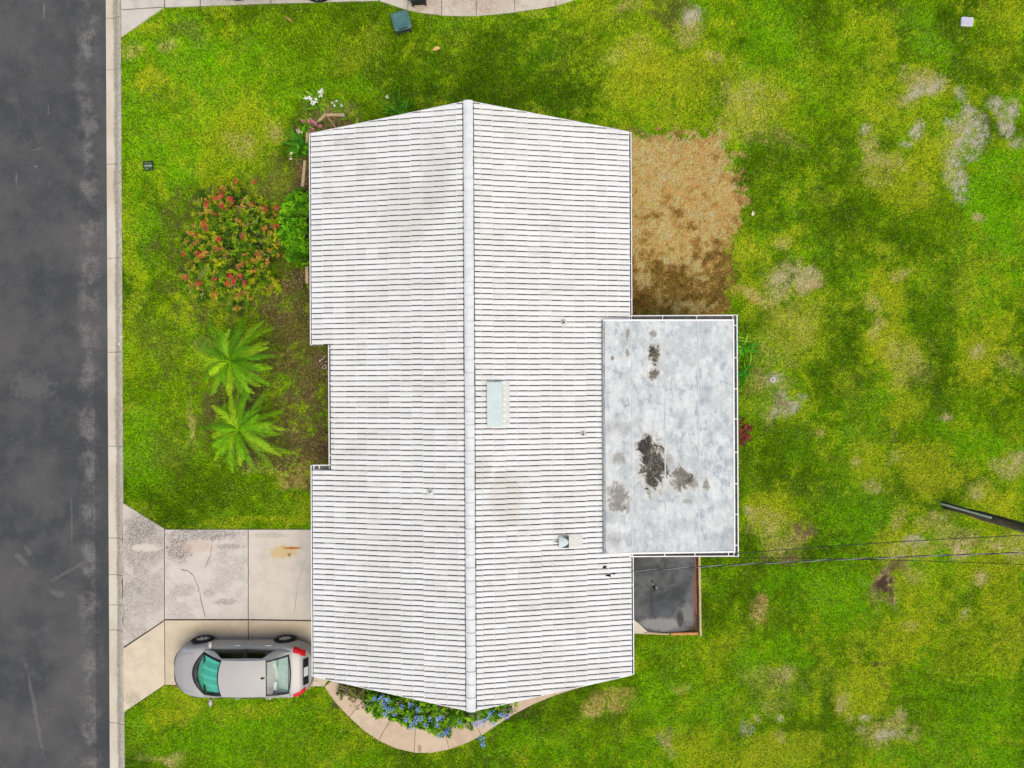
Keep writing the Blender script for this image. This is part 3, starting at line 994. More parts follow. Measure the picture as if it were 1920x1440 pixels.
def kerb_piece(y0, y1, mirror=None):
    b = MB()
    pr = [(x * kw / 0.585, z) for x, z in KPROF]
    xs = [(KERB_L + x) if mirror is None else (mirror - x) for x, _ in pr]
    vs = [(x, y0, z) for x, (_, z) in zip(xs, pr)] + [(x, y1, z) for x, (_, z) in zip(xs, pr)]
    k = len(pr)
    fs = [(i, i + 1, k + i + 1, k + i) for i in range(k - 1)] + [tuple(range(k)), tuple(range(2 * k - 1, k - 1, -1))]
    return b.add(vs, fs)


kerb = empty('kerb', (KERB_L, 0, 0))
tag(kerb, kind='structure')
kj = [-500, -325, -146, 31, 128, 306, 483, 660, 837, 1010, 1079, 1136, 1183, 1358, 1535, 1712, 1890]
for a, b in zip(kj[:-1], kj[1:]):
    ya, yb = P(214, a).y, P(214, b).y
    o = kerb_piece(yb + 0.008, ya - 0.008).build('kerb_stone', M['kerb'], None)
    o.parent = kerb
    o.matrix_parent_inverse = Matrix.Translation((-KERB_L, 0, 0))
for s in (-1, 1):
    y0 = P(214, 1890 if s < 0 else -500).y
    o = kerb_piece(min(y0, s * 120), max(y0, s * 120)).build('kerb_run', M['kerb'])
    o.parent = kerb
    o.matrix_parent_inverse = Matrix.Translation((-KERB_L, 0, 0))
o = kerb_piece(-120, 120, -23.3).build('kerb_far_side', M['kerb'])
tag(o, kind='structure')

# ------------------------------------------------------------------ driveways and paths
GREY, LGREY, MIL = C(120, 114, 106), C(158, 152, 142), C(98, 94, 86)
DM = {
    'a_apron': m_concrete('apron_concrete', C(205, 196, 180), C(140, 133, 120), .8,
                          [(270, 1020, .9, .9, GREY, .7, 1), (275, 1110, .9, .9, C(140, 134, 126), .6, 1), (262, 985, .6, .5, GREY, .8, 1), (276, 1026, .55, .16, C(212, 202, 184), .9, 0), (250, 1180, .4, .5, C(168, 160, 148), .6, 1)], 1.3),
    'b_slab': m_concrete('slab_concrete', C(213, 203, 189), C(140, 134, 124), .5,
                         [(380, 1002, 1.6, .22, C(128, 122, 114), .9, 1), (335, 1030, .5, .5, C(110, 104, 96), .95, 1), (370, 1025, .7, .25, C(200, 172, 150), .5, 0), (430, 1024, .5, .1, C(140, 134, 124), .8, 1), (425, 1128, .5, .12, C(140, 134, 124), .8, 1), (345, 1105, .5, .25, C(158, 150, 136), .8, 1), (390, 1112, .2, .15, C(140, 130, 116), .6, 1)], 1.0, 3.0),
    'c_slab': m_concrete('slab_concrete_clean', C(215, 204, 188), C(160, 150, 136), .25,
                         [(530, 1035, .55, .25, C(206, 180, 126), .9, 0), (548, 1027, .30, .05, C(182, 122, 50), 1.0, 0), (543, 1040, .07, .07, C(150, 126, 80), .9, 0), (505, 1003, .7, .1, C(160, 152, 140), .6, 1)], 1.0, 5.0),
    'd_apron': m_concrete('newer_concrete', C(219, 203, 174), C(176, 160, 134), .3, [(250, 1310, .3, .3, C(150, 140, 120), .5, 1)], 1.0, 9.0),
    'e_slab': m_concrete('newer_concrete_slab', C(215, 198, 168), C(176, 160, 134), .3, [(400, 1180, 1.3, .2, C(196, 170, 132), .5, 0)], 1.0, 12.0),
    'f_slab': m_concrete('newer_concrete_slab_by_garage', C(212, 195, 166), C(170, 154, 130), .3, [(520, 1180, 1.3, .2, C(194, 168, 132), .5, 0)], 1.0, 15.0),
}
drive = empty('driveway', tuple(P(430, 1130)))
tag(drive, kind='structure')


def slab(poly, name, mat, parent, z=0.035, gap=0.008):
    pl = pxpoly(poly)
    a = sum(pl[i][0] * pl[(i + 1) % len(pl)][1] - pl[(i + 1) % len(pl)][0] * pl[i][1] for i in range(len(pl)))
    if a < 0:
        pl = pl[::-1]
    pl = inset(pl, gap)
    o = MB().prism(pl, -0.08, z, 0, 0.008).build(name, mat)
    o.parent = parent
    o.matrix_parent_inverse = Matrix.Translation(parent.location).inverted()
    return o


for k, pl in DRIVE.items():
    slab(pl, 'slab', DM[k], drive, 0.035 + random.uniform(-.004, .004), -0.006)


def ribbon(pts, w, z):
    b = MB()
    ps = [P(x, y) for x, y in pts]
    fine = []
    for i in range(len(ps) - 1):
        for k in range(4):
            t = k / 4
            q = ps[i].lerp(ps[i + 1], t)
            fine.append(q + Vector((random.gauss(0, .012), random.gauss(0, .012), 0)))
    fine.append(ps[-1])
    vs, fs = [], []
    for i, p in enumerate(fine):
        d = (fine[min(i + 1, len(fine) - 1)] - fine[max(i - 1, 0)]).normalized()
        s = Vector((-d.y, d.x, 0)) * w * random.uniform(.3, 1.1) * (0.3 if i in (0, len(fine) - 1) else 1)
        vs += [(p.x - s.x, p.y - s.y, z), (p.x + s.x, p.y + s.y, z)]
    for i in range(len(fine) - 1):
        fs.append((2 * i, 2 * i + 1, 2 * i + 3, 2 * i + 2))
    return b.add(vs, fs)


def crack(pts, parent, w=0.009, z=0.043):
    o = ribbon(pts, w, z).build('crack', M['crack'])
    o.parent = parent
    o.matrix_parent_inverse = Matrix.Translation(parent.location).inverted()


crack([(408, 1002), (400, 1016), (395, 1040), (386, 1064)], drive)
crack([(340, 1066), (355, 1072), (364, 1077), (373, 1100), (376, 1115), (380, 1135), (387, 1158)], drive, .011)
crack([(575, 1040), (568, 1065), (558, 1095), (555, 1130), (550, 1158)], drive, .005)
crack([(545, 1262), (575, 1275), (600, 1276)], drive, .004)
crack([(233, 968), (232, 1010), (233, 1060), (231, 1100), (232, 1150), (234, 1200)], kerb, .035, 0.03)

path = empty('garden_path', tuple(P(790, 1390)))
tag(path, kind='structure')
pm = [m_concrete('path_concrete_%s' % c, C(*b), C(150, 132, 112), .35, s, 1.2, i * 4.0) for i, (c, b, s) in enumerate((
    ('tan', (208, 184, 154), [(720, 1355, .3, .2, C(168, 142, 118), .6, 0), (690, 1330, .3, .2, C(180, 150, 126), .5, 0)]),
    ('pale', (212, 190, 160), [(787, 1403, .08, .15, C(120, 106, 84), .8, 1)])))]
for i, (a, b) in enumerate(zip(JOIN[:-1], JOIN[1:])):
    slab(OUT[a:b + 1] + INN[a:b + 1][::-1], 'slab', pm[i % 2], path, 0.030 + random.uniform(-.004, .004), 0.006)

nbm = m_concrete('neighbour_concrete', C(206, 198, 184), C(150, 142, 130), .5, [(450, 10, 1.6, .4, C(150, 146, 138), .6, 1)], 1.0, 21.0)
nbp = m_concrete('neighbour_path_concrete', C(208, 198, 178), C(176, 146, 122), .8, [(900, 5, 1.6, .5, C(170, 140, 116), .5, 1)], 1.6, 25.0)
nbd = empty('neighbour_driveway', tuple(P(450, 0)))
tag(nbd, kind='structure')
for pl in NB_DRIVE:
    slab(pl, 'slab', nbm, nbd, 0.033, -0.004)
nbpath = empty('neighbour_path', tuple(P(900, 10)))
tag(nbpath, kind='structure')
for a, b in zip(NB_JOIN[:-1], NB_JOIN[1:]):
    slab(NB_OUT[a:b + 1] + NB_INN[a:b + 1][::-1], 'slab', nbp, nbpath, 0.03, 0.007)

# patio beside the porch
patio = MB().prism(pxpoly(PATIO), -0.05, 0.05, 0, 0.006).build('patio', M['patio'])
tag(patio, kind='structure')
pf = MB().prism(pxpoly([(1186, 1160), (1199, 1170), (1214, 1184), (1250, 1187), (1250, 1190), (1186, 1187)]), -0.05, 0.03).build('patio_footing', m_concrete('footing_concrete', C(216, 204, 184), C(160, 150, 130), .3), None)
tag(pf, kind='structure')

# ------------------------------------------------------------------ house
house = empty('house', (X_RIDGE, 0, 0))
tag(house, 'white tiled gable-roofed bungalow with flat-roofed rear porch', 'house')
HINV = Matrix.Translation((-X_RIDGE, 0, 0))


def hp(o, parent=None):
    """parent a world-space mesh to the house (or a part of it)"""
    o.parent = parent or house
    o.matrix_parent_inverse = HINV if parent is None else HINV
    return o


def sub(o, part):
    o.parent = part
    o.matrix_parent_inverse = Matrix.Identity(4)
    return o


def n_line(x):       # north rake of the prow gable
    t = 1 - abs(x - X_RIDGE) / (X_R - X_RIDGE)
    return Y_N + (Y_NR - Y_N) * t


def s_line(x):
    t = 1 - abs(x - X_RIDGE) / (X_R - X_RIDGE)
    return Y_S + (Y_SR - Y_S) * t


wb = MB()
wz = 2.38
wb.box(WX0, Y_S + .45, 0, WX0 + .18, NOTCH_S - .25, wz)
wb.box(WX0, NOTCH_N + .25, 0, WX0 + .18, Y_N - .45, wz)
wb.box(WX0 + .55, NOTCH_S - .25, 0, WX0 + .73, NOTCH_N + .25, wz)
wb.box(WX0 + .18, NOTCH_S - .43, 0, WX0 + .73, NOTCH_S - .25, wz)
wb.box(WX0 + .18, NOTCH_N + .25, 0, WX0 + .73, NOTCH_N + .43, wz)
wb.box(WX1 - .18, Y_S + .45, 0, WX1, Y_N - .45, wz)
for yy in (Y_S + .45, Y_N - .63):
    xa, xb = WX0 + .18, WX1 - .18
    pts = [(xa, 0), (xb, 0), (xb, wz), (X_RIDGE, Z_RIDGE - .2), (xa, wz)]
    vs = [(x, yy, z) for x, z in pts] + [(x, yy + .18, z) for x, z in pts]
    wb.add(vs, [(0, 1, 2, 3, 4), (9, 8, 7, 6, 5)] + [(i, i + 5, (i + 1) % 5 + 5, (i + 1) % 5) for i in range(5)])
wb.box(WX1, FY1 - .48, 0, FX1 - .25, FY1 - .3, 2.4)
wb.box(WX1, FY0 + .3, 0, FX1 - .25, FY0 + .48, 2.4)
wb.box(FX1 - .43, FY0 + .48, 0, FX1 - .25, FY1 - .48, 2.4)
hp(wb.build('wall', M['stucco']))


def opening(x, y0, y1, z0, z1, name, mat, out=-1):
    o = hp(MB().box(min(x, x + out * .03), y0, z0, max(x, x + out * .03), y1, z1).build(name, mat))
    f = MB()
    w, d = .06, .05
    xa, xb = min(x, x + out * d), max(x, x + out * d)
    f.box(xa, y0 - w, z0 - w, xb, y0, z1 + w).box(xa, y1, z0 - w, xb, y1 + w, z1 + w).box(xa, y0, z1, xb, y1, z1 + w).box(xa, y0, z0 - w, xb, y1, z0)
    sub(f.build('frame', M['white']), o)
    return o


gd = opening(WX0, Y_S + 1.0, Y_S + 5.6, 0.06, 2.1, 'garage_door', M['white'])
for k in range(3):
    sub(MB().box(WX0 - .036, Y_S + 1.0, .55 + k * .5, WX0 - .031, Y_S + 5.6, .565 + k * .5).build('panel_groove', M['deck']), gd)
opening(WX0, NOTCH_N + 1.3, NOTCH_N + 3.1, .9, 2.05, 'window', M['pane'])
opening(WX0, NOTCH_N + 4.2, NOTCH_N + 5.6, .9, 2.05, 'window', M['pane'])
fd = opening(WX0 + .55, NOTCH_S + .5, NOTCH_S + 1.45, .06, 2.1, 'front_door', m_simple('door_paint', C(120, 60, 48), .5))
sub(MB().lathe([(0.0, 0), (.03, .0), (.035, .02), (.02, .05), (0, .055)], 10, Matrix.Translation((WX0 + .52, NOTCH_S + .6, 1.0)) @ Matrix.Rotation(R(-90), 4, 'Y')).build('door_knob', M['metal']), fd)
for k in range(4):
    opening(FX1 - .25, FY0 + .8 + k * 1.45, FY0 + 1.9 + k * 1.45, .8, 2.05, 'window', M['pane'], 1)

# ---- roof deck
rb = MB()


def slope(poly, top=0.0, th=0.13):
    vs = [(x, y, zdeck(x) - top) for x, y in poly] + [(x, y, zdeck(x) - top - th) for x, y in poly]
    k = len(poly)
    rb.add(vs, [tuple(range(k)), tuple(range(2 * k - 1, k - 1, -1))] + [(i, (i + 1) % k, (i + 1) % k + k, i + k) for i in range(k)])


e = 0.02
slope([(X_RIDGE, s_line(X_RIDGE) + e), (X_RIDGE, n_line(X_RIDGE) - e), (X_L + .03, Y_N - e), (X_L + .03, NOTCH_N), (X_NOTCH + .03, NOTCH_N), (X_NOTCH + .03, NOTCH_S), (X_L + .03, NOTCH_S), (X_L + .03, Y_S + e)])
slope([(X_RIDGE, s_line(X_RIDGE) + e), (X_R - .03, Y_S + e), (X_R - .03, Y_N - e), (X_RIDGE, n_line(X_RIDGE) - e)])
roof = hp(rb.build('roof', M['deck']))

# ---- tiles: two low rolls each, with a channel between rolls
CH = 0.0145                                     # half channel width


def tile_profile():
    p = []
    w = TILE_W / 2
    for k in range(2):
        y = k * w
        p += [(y + CH, 0.004), (y + CH + .006, 0.026), (y + w * .36, 0.034), (y + w * .5, 0.030), (y + w * .64, 0.034), (y + w - CH - .006, 0.026), (y + w - CH, 0.004)]
        if k == 0:
            p.append((y + w + CH, 0.004))
            p.pop()
    p.append((TILE_W + CH, 0.004))
    return p


PROF = tile_profile()
SL = math.sqrt(1 + PITCH ** 2)
LS = TILE_L * SL
tv, tf, tm = [], [], []
np_ = len(PROF)
LIFT = 0.016
XE, XC = LS + 0.010, LS * 0.975
for (x, lift, dz) in ((0.0, 0.0, 0.0), (XE, LIFT, 0.0), (LS + 0.019, LIFT, -0.020)):
    for (y, z) in PROF:
        tv.append((x, y, z + lift + dz))
for i in range(np_ - 1):
    if PROF[i][1] < .01 and PROF[i + 1][1] < .01:
        # dark-toned channel floor, then a painted bridge just above the nose
        b0 = len(tv)
        zc = PROF[i][1] + LIFT * XC / XE
        tv += [(XC, PROF[i][0], zc), (XC, PROF[i + 1][0], zc), (XC, PROF[i][0], zc + .007), (XC, PROF[i + 1][0], zc + .007),
               (XE, PROF[i][0], PROF[i][1] + LIFT + .007), (XE, PROF[i + 1][0], PROF[i][1] + LIFT + .007)]
        tf += [(i, b0, b0 + 1, i + 1), (b0, b0 + 2, b0 + 3, b0 + 1), (b0 + 2, b0 + 4, b0 + 5, b0 + 3), (b0 + 4, 2 * np_ + i, 2 * np_ + i + 1, b0 + 5)]
        tm += [1, 1, 0, 2]
    else:
        tf += [(i, np_ + i, np_ + i + 1, i + 1), (np_ + i, 2 * np_ + i, 2 * np_ + i + 1, np_ + i + 1)]
        tm += [0, 2]
TVA = np.array(tv)


def tile_mesh(name):
    m = bpy.data.meshes.new(name)
    m.from_pydata(tv, [], tf)
    m.materials.append(M['tile'])
    m.materials.append(M['chan_tone'])
    m.materials.append(M['lip'])
    m.polygons.foreach_set('material_index', tm)
    m.update()
    return m


TM = tile_mesh('tile')
NCOL = int((Y_NR - Y_SR) / TILE_W) + 3
whole, cut = [], []
for side in (-1, 1):
    for i in range(14):
        xu = X_RIDGE + side * TILE_L * i
        xl = xu + side * TILE_L
        jit = random.uniform(-.006, .006)
        for j in range(-1, NCOL):
            y0 = TILE_Y0 + j * TILE_W + jit
            y1 = y0 + TILE_W
            xm = (xu + xl) / 2
            if y0 > max(n_line(xu), n_line(xl)) or y1 < min(s_line(xu), s_line(xl)):
                continue
            ym = (y0 + y1) / 2
            planes = []
            if side > 0 and xu > FX0 + .25 and FY0 - .02 < ym < FY1 + .02:
                continue
            if side < 0 and NOTCH_S < ym < NOTCH_N:
                if i == 13:
                    continue
                if i == 12:
                    planes.append(((X_NOTCH - .0, 0, 0), (1, 0, 0)))
            if y1 > min(n_line(xu), n_line(xl)) - .001:
                planes.append(((X_RIDGE, Y_NR, 0), (-side * (Y_NR - Y_N), -(X_R - X_RIDGE), 0)))
            if y0 < max(s_line(xu), s_line(xl)) + .001:
                planes.append(((X_RIDGE, Y_SR, 0), (side * (Y_SR - Y_S), (X_R - X_RIDGE), 0)))
            xa = Vector((side, 0, -PITCH)).normalized()
            ya = Vector((0, side, 0))
            za = xa.cross(ya)
            yb = y0 if side > 0 else y1
            org = Vector((xu, yb, zdeck(xu))) + za * (0.012 + random.uniform(0, .004))
            mtx = Matrix((xa.to_4d(), ya.to_4d(), za.to_4d(), (0, 0, 0, 1))).transposed()
            for r in range(3):
                mtx[3][r] = 0
            mtx.translation = org
            rec = (mtx, planes, (Vector((xm, ym, zdeck(xm))) - cam.location).length)
            (cut if planes else whole).append(rec)
whole.sort(key=lambda r: r[2])
for mtx, _, _ in whole[:300]:
    o = bpy.data.objects.new('tile', TM)
    COL.objects.link(o)
    o.parent = roof
    o.matrix_basis = HINV @ mtx
    o.matrix_parent_inverse = Matrix.Identity(4)
rest = MB()
for mtx, _, _ in whole[300:]:
    mm = np.array(mtx)
    vv = TVA @ mm[:3, :3].T + mm[:3, 3]
    rest.add([tuple(v) for v in vv], tf)
    rest.mi[-len(tf):] = tm
for mtx, planes, _ in cut:
    bm = bmesh.new()
    bm.from_mesh(TM)
    bm.transform(mtx)
    for co, no in planes:
        bmesh.ops.bisect_plane(bm, geom=bm.verts[:] + bm.edges[:] + bm.faces[:], plane_co=co, plane_no=Vector(no), clear_inner=True)
    bm.verts.index_update()
    if len(bm.faces):
        fs = [tuple(v.index for v in f.verts) for f in bm.faces]
        mi = [f.material_index for f in bm.faces]
        rest.add([tuple(v.co) for v in bm.verts], fs)
        rest.mi[-len(fs):] = mi
    bm.free()
o = hp(rest.build('tile_field', [M['tile'], M['chan_tone'], M['lip']]), None)
o.parent = roof
o.matrix_parent_inverse = Matrix.Identity(4)
o.matrix_basis = HINV
o['kind'] = 'stuff'


def rsub(o):
    """world-space mesh -> sub-part of the roof"""
    o.parent = roof
    o.matrix_parent_inverse = Matrix.Identity(4)
    return o


# roof object itself sits in world coordinates under the house
roof.matrix_parent_inverse = Matrix.Identity(4)
roof.matrix_basis = HINV
for ch in roof.children:
    if ch.name.startswith('tile'):
        ch.matrix_basis = Matrix.Translation((X_RIDGE, 0, 0)) @ ch.matrix_basis

# ---- ridge caps
RC = 0.386
rcm = MB()
rcm_gap = 0
pr = [(-.150, -.030), (-.142, .012), (-.095, .045), (-.03, .060), (.03, .060), (.095, .045), (.142, .012), (.150, -.030)]
vs = [(x * .96, 0, z) for x, z in pr] + [(x, RC + .03, z + .020) for x, z in pr] + [(x * .97, RC + .045, z - .010) for x, z in pr]
k = len(pr)
rcm.add(vs, [(i, i + 1, k + i + 1, k + i) for i in range(k - 1)] + [(k + i, k + i + 1, 2 * k + i + 1, 2 * k + i) for i in range(k - 1)])
rcm.mi[k - 1:] = [1] * (k - 1)
rc0 = rcm.build('ridge_cap', [M['ridge'], M['lip']], smooth=True, auto=25)
ncap = int((Y_NR - Y_SR) / RC)
for i in range(ncap + 1):
    o = rc0 if i == 0 else rc0.copy()
    if i:
        COL.objects.link(o)
    o.parent = roof
    y = Y_SR + .0 + (Y_NR - Y_SR - RC - .03) * i / ncap
    o.location = (X_RIDGE + random.uniform(-.004, .004), y, Z_RIDGE + .030 + random.uniform(0, .004))
    o.rotation_euler = (0, 0, random.uniform(-.008, .008))

for side in (-1, 1):  # dark strips beside the caps, painting in the shade of the gap
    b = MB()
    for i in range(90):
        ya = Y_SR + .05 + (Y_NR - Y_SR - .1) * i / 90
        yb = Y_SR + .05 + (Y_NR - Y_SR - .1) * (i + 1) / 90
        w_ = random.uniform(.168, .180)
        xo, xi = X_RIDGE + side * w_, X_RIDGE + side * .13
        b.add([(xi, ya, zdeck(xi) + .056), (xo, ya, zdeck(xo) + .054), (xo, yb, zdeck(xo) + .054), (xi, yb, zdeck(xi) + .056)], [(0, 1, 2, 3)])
    rsub(b.build('ridge_shade_strip', M['gap_shade']))

# ---- rake boards under the cut tile edges
for (la, lb) in ((n_line, 1), (s_line, -1)):
    for side in (-1, 1):
        xe = X_R if side > 0 else X_L
        ye, yr = la(xe), la(X_RIDGE)
        b = MB()
        vs = []
        for (x, y) in ((xe, ye), (X_RIDGE, yr)):
            z = zdeck(x)
            for (dy, dz) in ((-.015 * lb, .022), (.022 * lb, .022), (.022 * lb, -.16), (-.015 * lb, -.16)):
                vs.append((x, y + dy, z + dz))
        b.add(vs, [(0, 1, 5, 4), (1, 2, 6, 5), (2, 3, 7, 6), (3, 0, 4, 7), (0, 3, 2, 1), (4, 5, 6, 7)])
        rsub(b.build('rake_board', M['white']))


# ---- gutters
def gutter(p0, p1, outv, width, ztop, depth=0.11, step=1.1, start=.3, lip=.028, back=0.03):
    """open trough running p0->p1 with its back at that line; outv points away from the house"""
    p0, p1, ov = Vector(p0), Vector(p1), Vector(outv)
    d = (p1 - p0)
    L = d.length
    d.normalize()
    fr = Matrix((d.to_4d(), ov.to_4d(), (0, 0, 1, 0), (p0.x, p0.y, ztop, 1))).transposed()
    fr[3][0] = fr[3][1] = fr[3][2] = 0
    b = MB()
    b.box(0, -.004, -depth, L, 0.004, 0.0, 0, fr)
    b.box(0, .004, -depth, L, width - .012, -depth + .006, 1, fr)
    b.box(0, width - .012, -depth, L, width - .002, -.006, 0, fr)
    b.box(0, width - lip, -.006, L, width, .004, 0, fr)
    b.box(-.006, -.004, -depth, .012, width, .003, 0, fr)
    b.box(L - .012, -.004, -depth, L + .006, width, .003, 0, fr)
    g = hp(b.build('gutter', [M['white'], M['gutter_in']]))
    x = start
    while x < L - .1:
        st = MB().box(x - .014, .004, .0045, x + .014, width - .002, .009, 0, fr)
        sub(st.build('hanger_strap', M['white']), g)
        x += step * random.uniform(.93, 1.07)
    return g


zg = Z_EAVE + .005
XG_L, XG_R = X_L + .02, X_R - .02
gw = X_L + .02 - P(582, 760, Z_EAVE).x
gutter((XG_L, NOTCH_N, 0), (XG_L, Y_N - .01, 0), (-1, 0, 0), gw, zg, start=.4)
gutter((XG_L, Y_S + .01, 0), (XG_L, NOTCH_S + .13, 0), (-1, 0, 0), gw, zg, start=.5)
zn = Z_EAVE + .11
gutter((X_NOTCH + .03, NOTCH_S + .16, 0), (X_NOTCH + .03, NOTCH_N, 0), (-1, 0, 0), .115, zn, start=.3)
gutter((XG_L - .02, NOTCH_S + .01, 0), (X_NOTCH - .09, NOTCH_S + .01, 0), (0, 1, 0), .14, zg + .012, start=.18)
gwr = P(1186.5, 760, Z_EAVE).x - XG_R
gutter((XG_R, FY1 + .16, 0), (XG_R, Y_N - .01, 0), (1, 0, 0), gwr, zg, start=.5)
gutter((XG_R, Y_S + .01, 0), (XG_R, FY0 - .14, 0), (1, 0, 0), gwr, zg, start=.5)

# ---- flat porch roof in four coated strips
ZF0, ZF1 = 2.80, 2.62


def zflat(x):
    return ZF0 + (ZF1 - ZF0) * (x - FX0) / (FX1 - FX0)


proof = MB()
proof.add([(FX0 + .02, FY0 + .02, ZF0 - .03), (FX1 - .02, FY0 + .02, ZF1 - .03), (FX1 - .02, FY1 - .02, ZF1 - .03), (FX0 + .02, FY1 - .02, ZF0 - .03),
           (FX0 + .02, FY0 + .02, ZF0 - .12), (FX1 - .02, FY0 + .02, ZF1 - .16), (FX1 - .02, FY1 - .02, ZF1 - .16), (FX0 + .02, FY1 - .02, ZF0 - .12)],
          [(0, 1, 2, 3), (7, 6, 5, 4), (0, 4, 5, 1), (1, 5, 6, 2), (2, 6, 7, 3), (3, 7, 4, 0)])
porch = proof.build('porch_roof', M['white'])
hp(porch)
porch.matrix_parent_inverse = Matrix.Identity(4)
porch.matrix_basis = HINV


def psub(o):
    o.parent = porch
    o.matrix_parent_inverse = Matrix.Identity(4)
    return o


seams = [FX0, P(1185, 800, 2.76).x, P(1247, 800, 2.72).x, P(1310, 800, 2.67).x, FX1]
for a, b in zip(seams[:-1], seams[1:]):
    def fn(u, v, a=a, b=b):
        x = a + .001 + (b - a - .002) * u
        y = FY0 + (FY1 - FY0) * v
        bulge = .006 * math.sin(math.pi * u) * math.sin(3.1 * y)
        edge = -.002 if (u in (0, 1)) else 0
        return (x, y, zflat(x) + bulge + edge + .004 * math.sin(y * 5.3 + a))
    psub(MB().grid(fn, 6, 26).build('roof_strip', M['flat'], smooth=True))
for x in seams[1:-1]:
    b = MB()
    b.grid(lambda u, v, x=x: (x - .02 + .04 * u, FY0 + (FY1 - FY0) * v, zflat(x) + (.009 if 0 < u < 1 else .002) + .003 * math.sin(v * 47 + x)), 3, 26)
    psub(b.build('seam_tape', M['seam'], smooth=True))
ed = MB()
ed.box(FX0, FY1 - .03, 0, FX1 + .02, FY1 + .02, .018, 0, Matrix(((1, 0, 0, 0), (0, 1, 0, 0), ((ZF1 - ZF0) / (FX1 - FX0), 0, 1, ZF0 - FX0 * (ZF1 - ZF0) / (FX1 - FX0)), (0, 0, 0, 1))))
psub(ed.build('drip_edge', M['white']))
ed = MB()
ed.box(FX0 + .5, FY0 - .02, 0, FX1 + .02, FY0 + .03, .018, 0, Matrix(((1, 0, 0, 0), (0, 1, 0, 0), ((ZF1 - ZF0) / (FX1 - FX0), 0, 1, ZF0 - FX0 * (ZF1 - ZF0) / (FX1 - FX0)), (0, 0, 0, 1))))
psub(ed.build('drip_edge', M['white']))
psub(MB().box(FX1 - .025, FY0 + .03, ZF1 - .01, FX1 + .02, FY1 - .03, ZF1 + .02).build('drip_edge', M['white']))
psub(MB().grid(lambda u, v: (FX0 - .05 + .09 * u, FY0 + (FY1 - FY0) * v, ZF0 + .012 - .055 * (1 - u) + .004 * math.sin(v * 90)), 2, 40).build('roof_cement_bead', m_simple('grey_roof_cement', C(150, 152, 150), .9, .2, 0, .3, 12)))
zfg = ZF1 - .06
gutter((FX1 + .01, FY0 - .16, 0), (FX1 + .01, FY1 + .16, 0), (1, 0, 0), P(1384, 800, zfg).x - FX1 - .01, zfg, .12, .95, .35, .032)
gutter((XG_R - .02, FY1 + .015, 0), (FX1 + .005, FY1 + .015, 0), (0, 1, 0), P(1300, 590.5, zfg).y - FY1 - .015, zfg - .001, .12, .98, .1, .032)
gutter((XG_R - .02, FY0 - .015, 0), (FX1 + .005, FY0 - .015, 0), (0, -1, 0), FY0 - .015 - P(1300, 1044, zfg).y, zfg - .001, .12, .98, .1, .032)

# ---- things fixed through the roof
x0, x1 = P(914, 757, 3.4).x, P(942, 757, 3.4).x
y1_, y0_ = P(928, 717, 3.4).y, P(928, 799, 3.4).y
zt = zdeck(x0) + .15
vb = MB()
vb.box(x0, y0_, zdeck(x1) + .03, x1 - .02, y1_, zdeck(x0) + .10)
vent = rsub(vb.build('roof_vent', M['black']))
lid = MB()
lid.add([(x0 - .01, y0_ - .01, zt), (x1, y0_ - .01, zt - .05), (x1, y1_ + .01, zt - .05), (x0 - .01, y1_ + .01, zt),
         (x0 - .01, y0_ - .01, zt - .03), (x1, y0_ - .01, zt - .09), (x1, y1_ + .01, zt - .09), (x0 - .01, y1_ + .01, zt - .03)],
        [(0, 1, 2, 3), (7, 6, 5, 4), (0, 4, 5, 1), (1, 5, 6, 2), (2, 6, 7, 3), (3, 7, 4, 0)])
sub(lid.build('vent_hood', M['metal']), vent)
rsub(MB().grid(lambda u, v: (x1 - .02 + .24 * u, y0_ + .05 + (y1_ - y0_ - .05) * v, zdeck(x1 + .22 * u) + .062 + .003 * math.sin(v * 60)), 2, 12).build('flashing_pan', M['pan']))
for (px, py, r, h) in ((1057, 604, .045, .22), (1095, 815, .04, .2), (808, 921, .035, .18)):
    p = P(px, py, 3.15)
    z = zdeck(p.x)
    b = MB().lathe([(r, z), (r, z + h), (r * .72, z + h), (r * .72, z + .05)], 14, Matrix.Translation((p.x, p.y, 0)))
    pipe = rsub(b.build('vent_pipe', M['pan'], smooth=True, auto=40))
    sub(MB().lathe([(.0, z + h - .04), (r * .73, z + h - .04)], 14, Matrix.Translation((p.x, p.y, 0))).build('pipe_mouth', M['hole']), pipe)
    sub(MB().lathe([(.11, z + .045), (.10, z + .062), (r + .004, z + .10)], 12, Matrix.Translation((p.x, p.y, 0))).build('pipe_collar', M['pan'], smooth=True), pipe)
p = P(1058, 1019, 3.2)
zb = zdeck(p.x)
hb = MB().box(p.x - .14, p.y - .17, zb - .02, p.x + .15, p.y + .17, zb + .14)
hv = rsub(hb.build('box_vent', M['black']))
sub(MB().grid(lambda u, v: (p.x - .155 + .30 * u, p.y - .185 + .36 * v + .012 * math.sin(u * 3), zb + .20 - .06 * u - .05 * (2 * v - 1) ** 2), 4, 8).build('vent_hood', M['metal'], smooth=True), hv)
sub(MB().add([(p.x - .33, p.y + .02, zdeck(p.x - .33) + .05), (p.x - .165, p.y - .13, zb + .05), (p.x - .165, p.y + .10, zb + .05), (p.x - .165, p.y + .02, zb + .10)], [(0, 1, 3), (0, 3, 2), (1, 2, 3)]).build('cricket', M['chan_tone']), hv)
rsub(MB().grid(lambda u, v: (p.x + .16 + .42 * u, p.y - .16 + .34 * v, zdeck(p.x + .16 + .42 * u) + .066), 2, 2).build('flashing_pan', M['pan']))
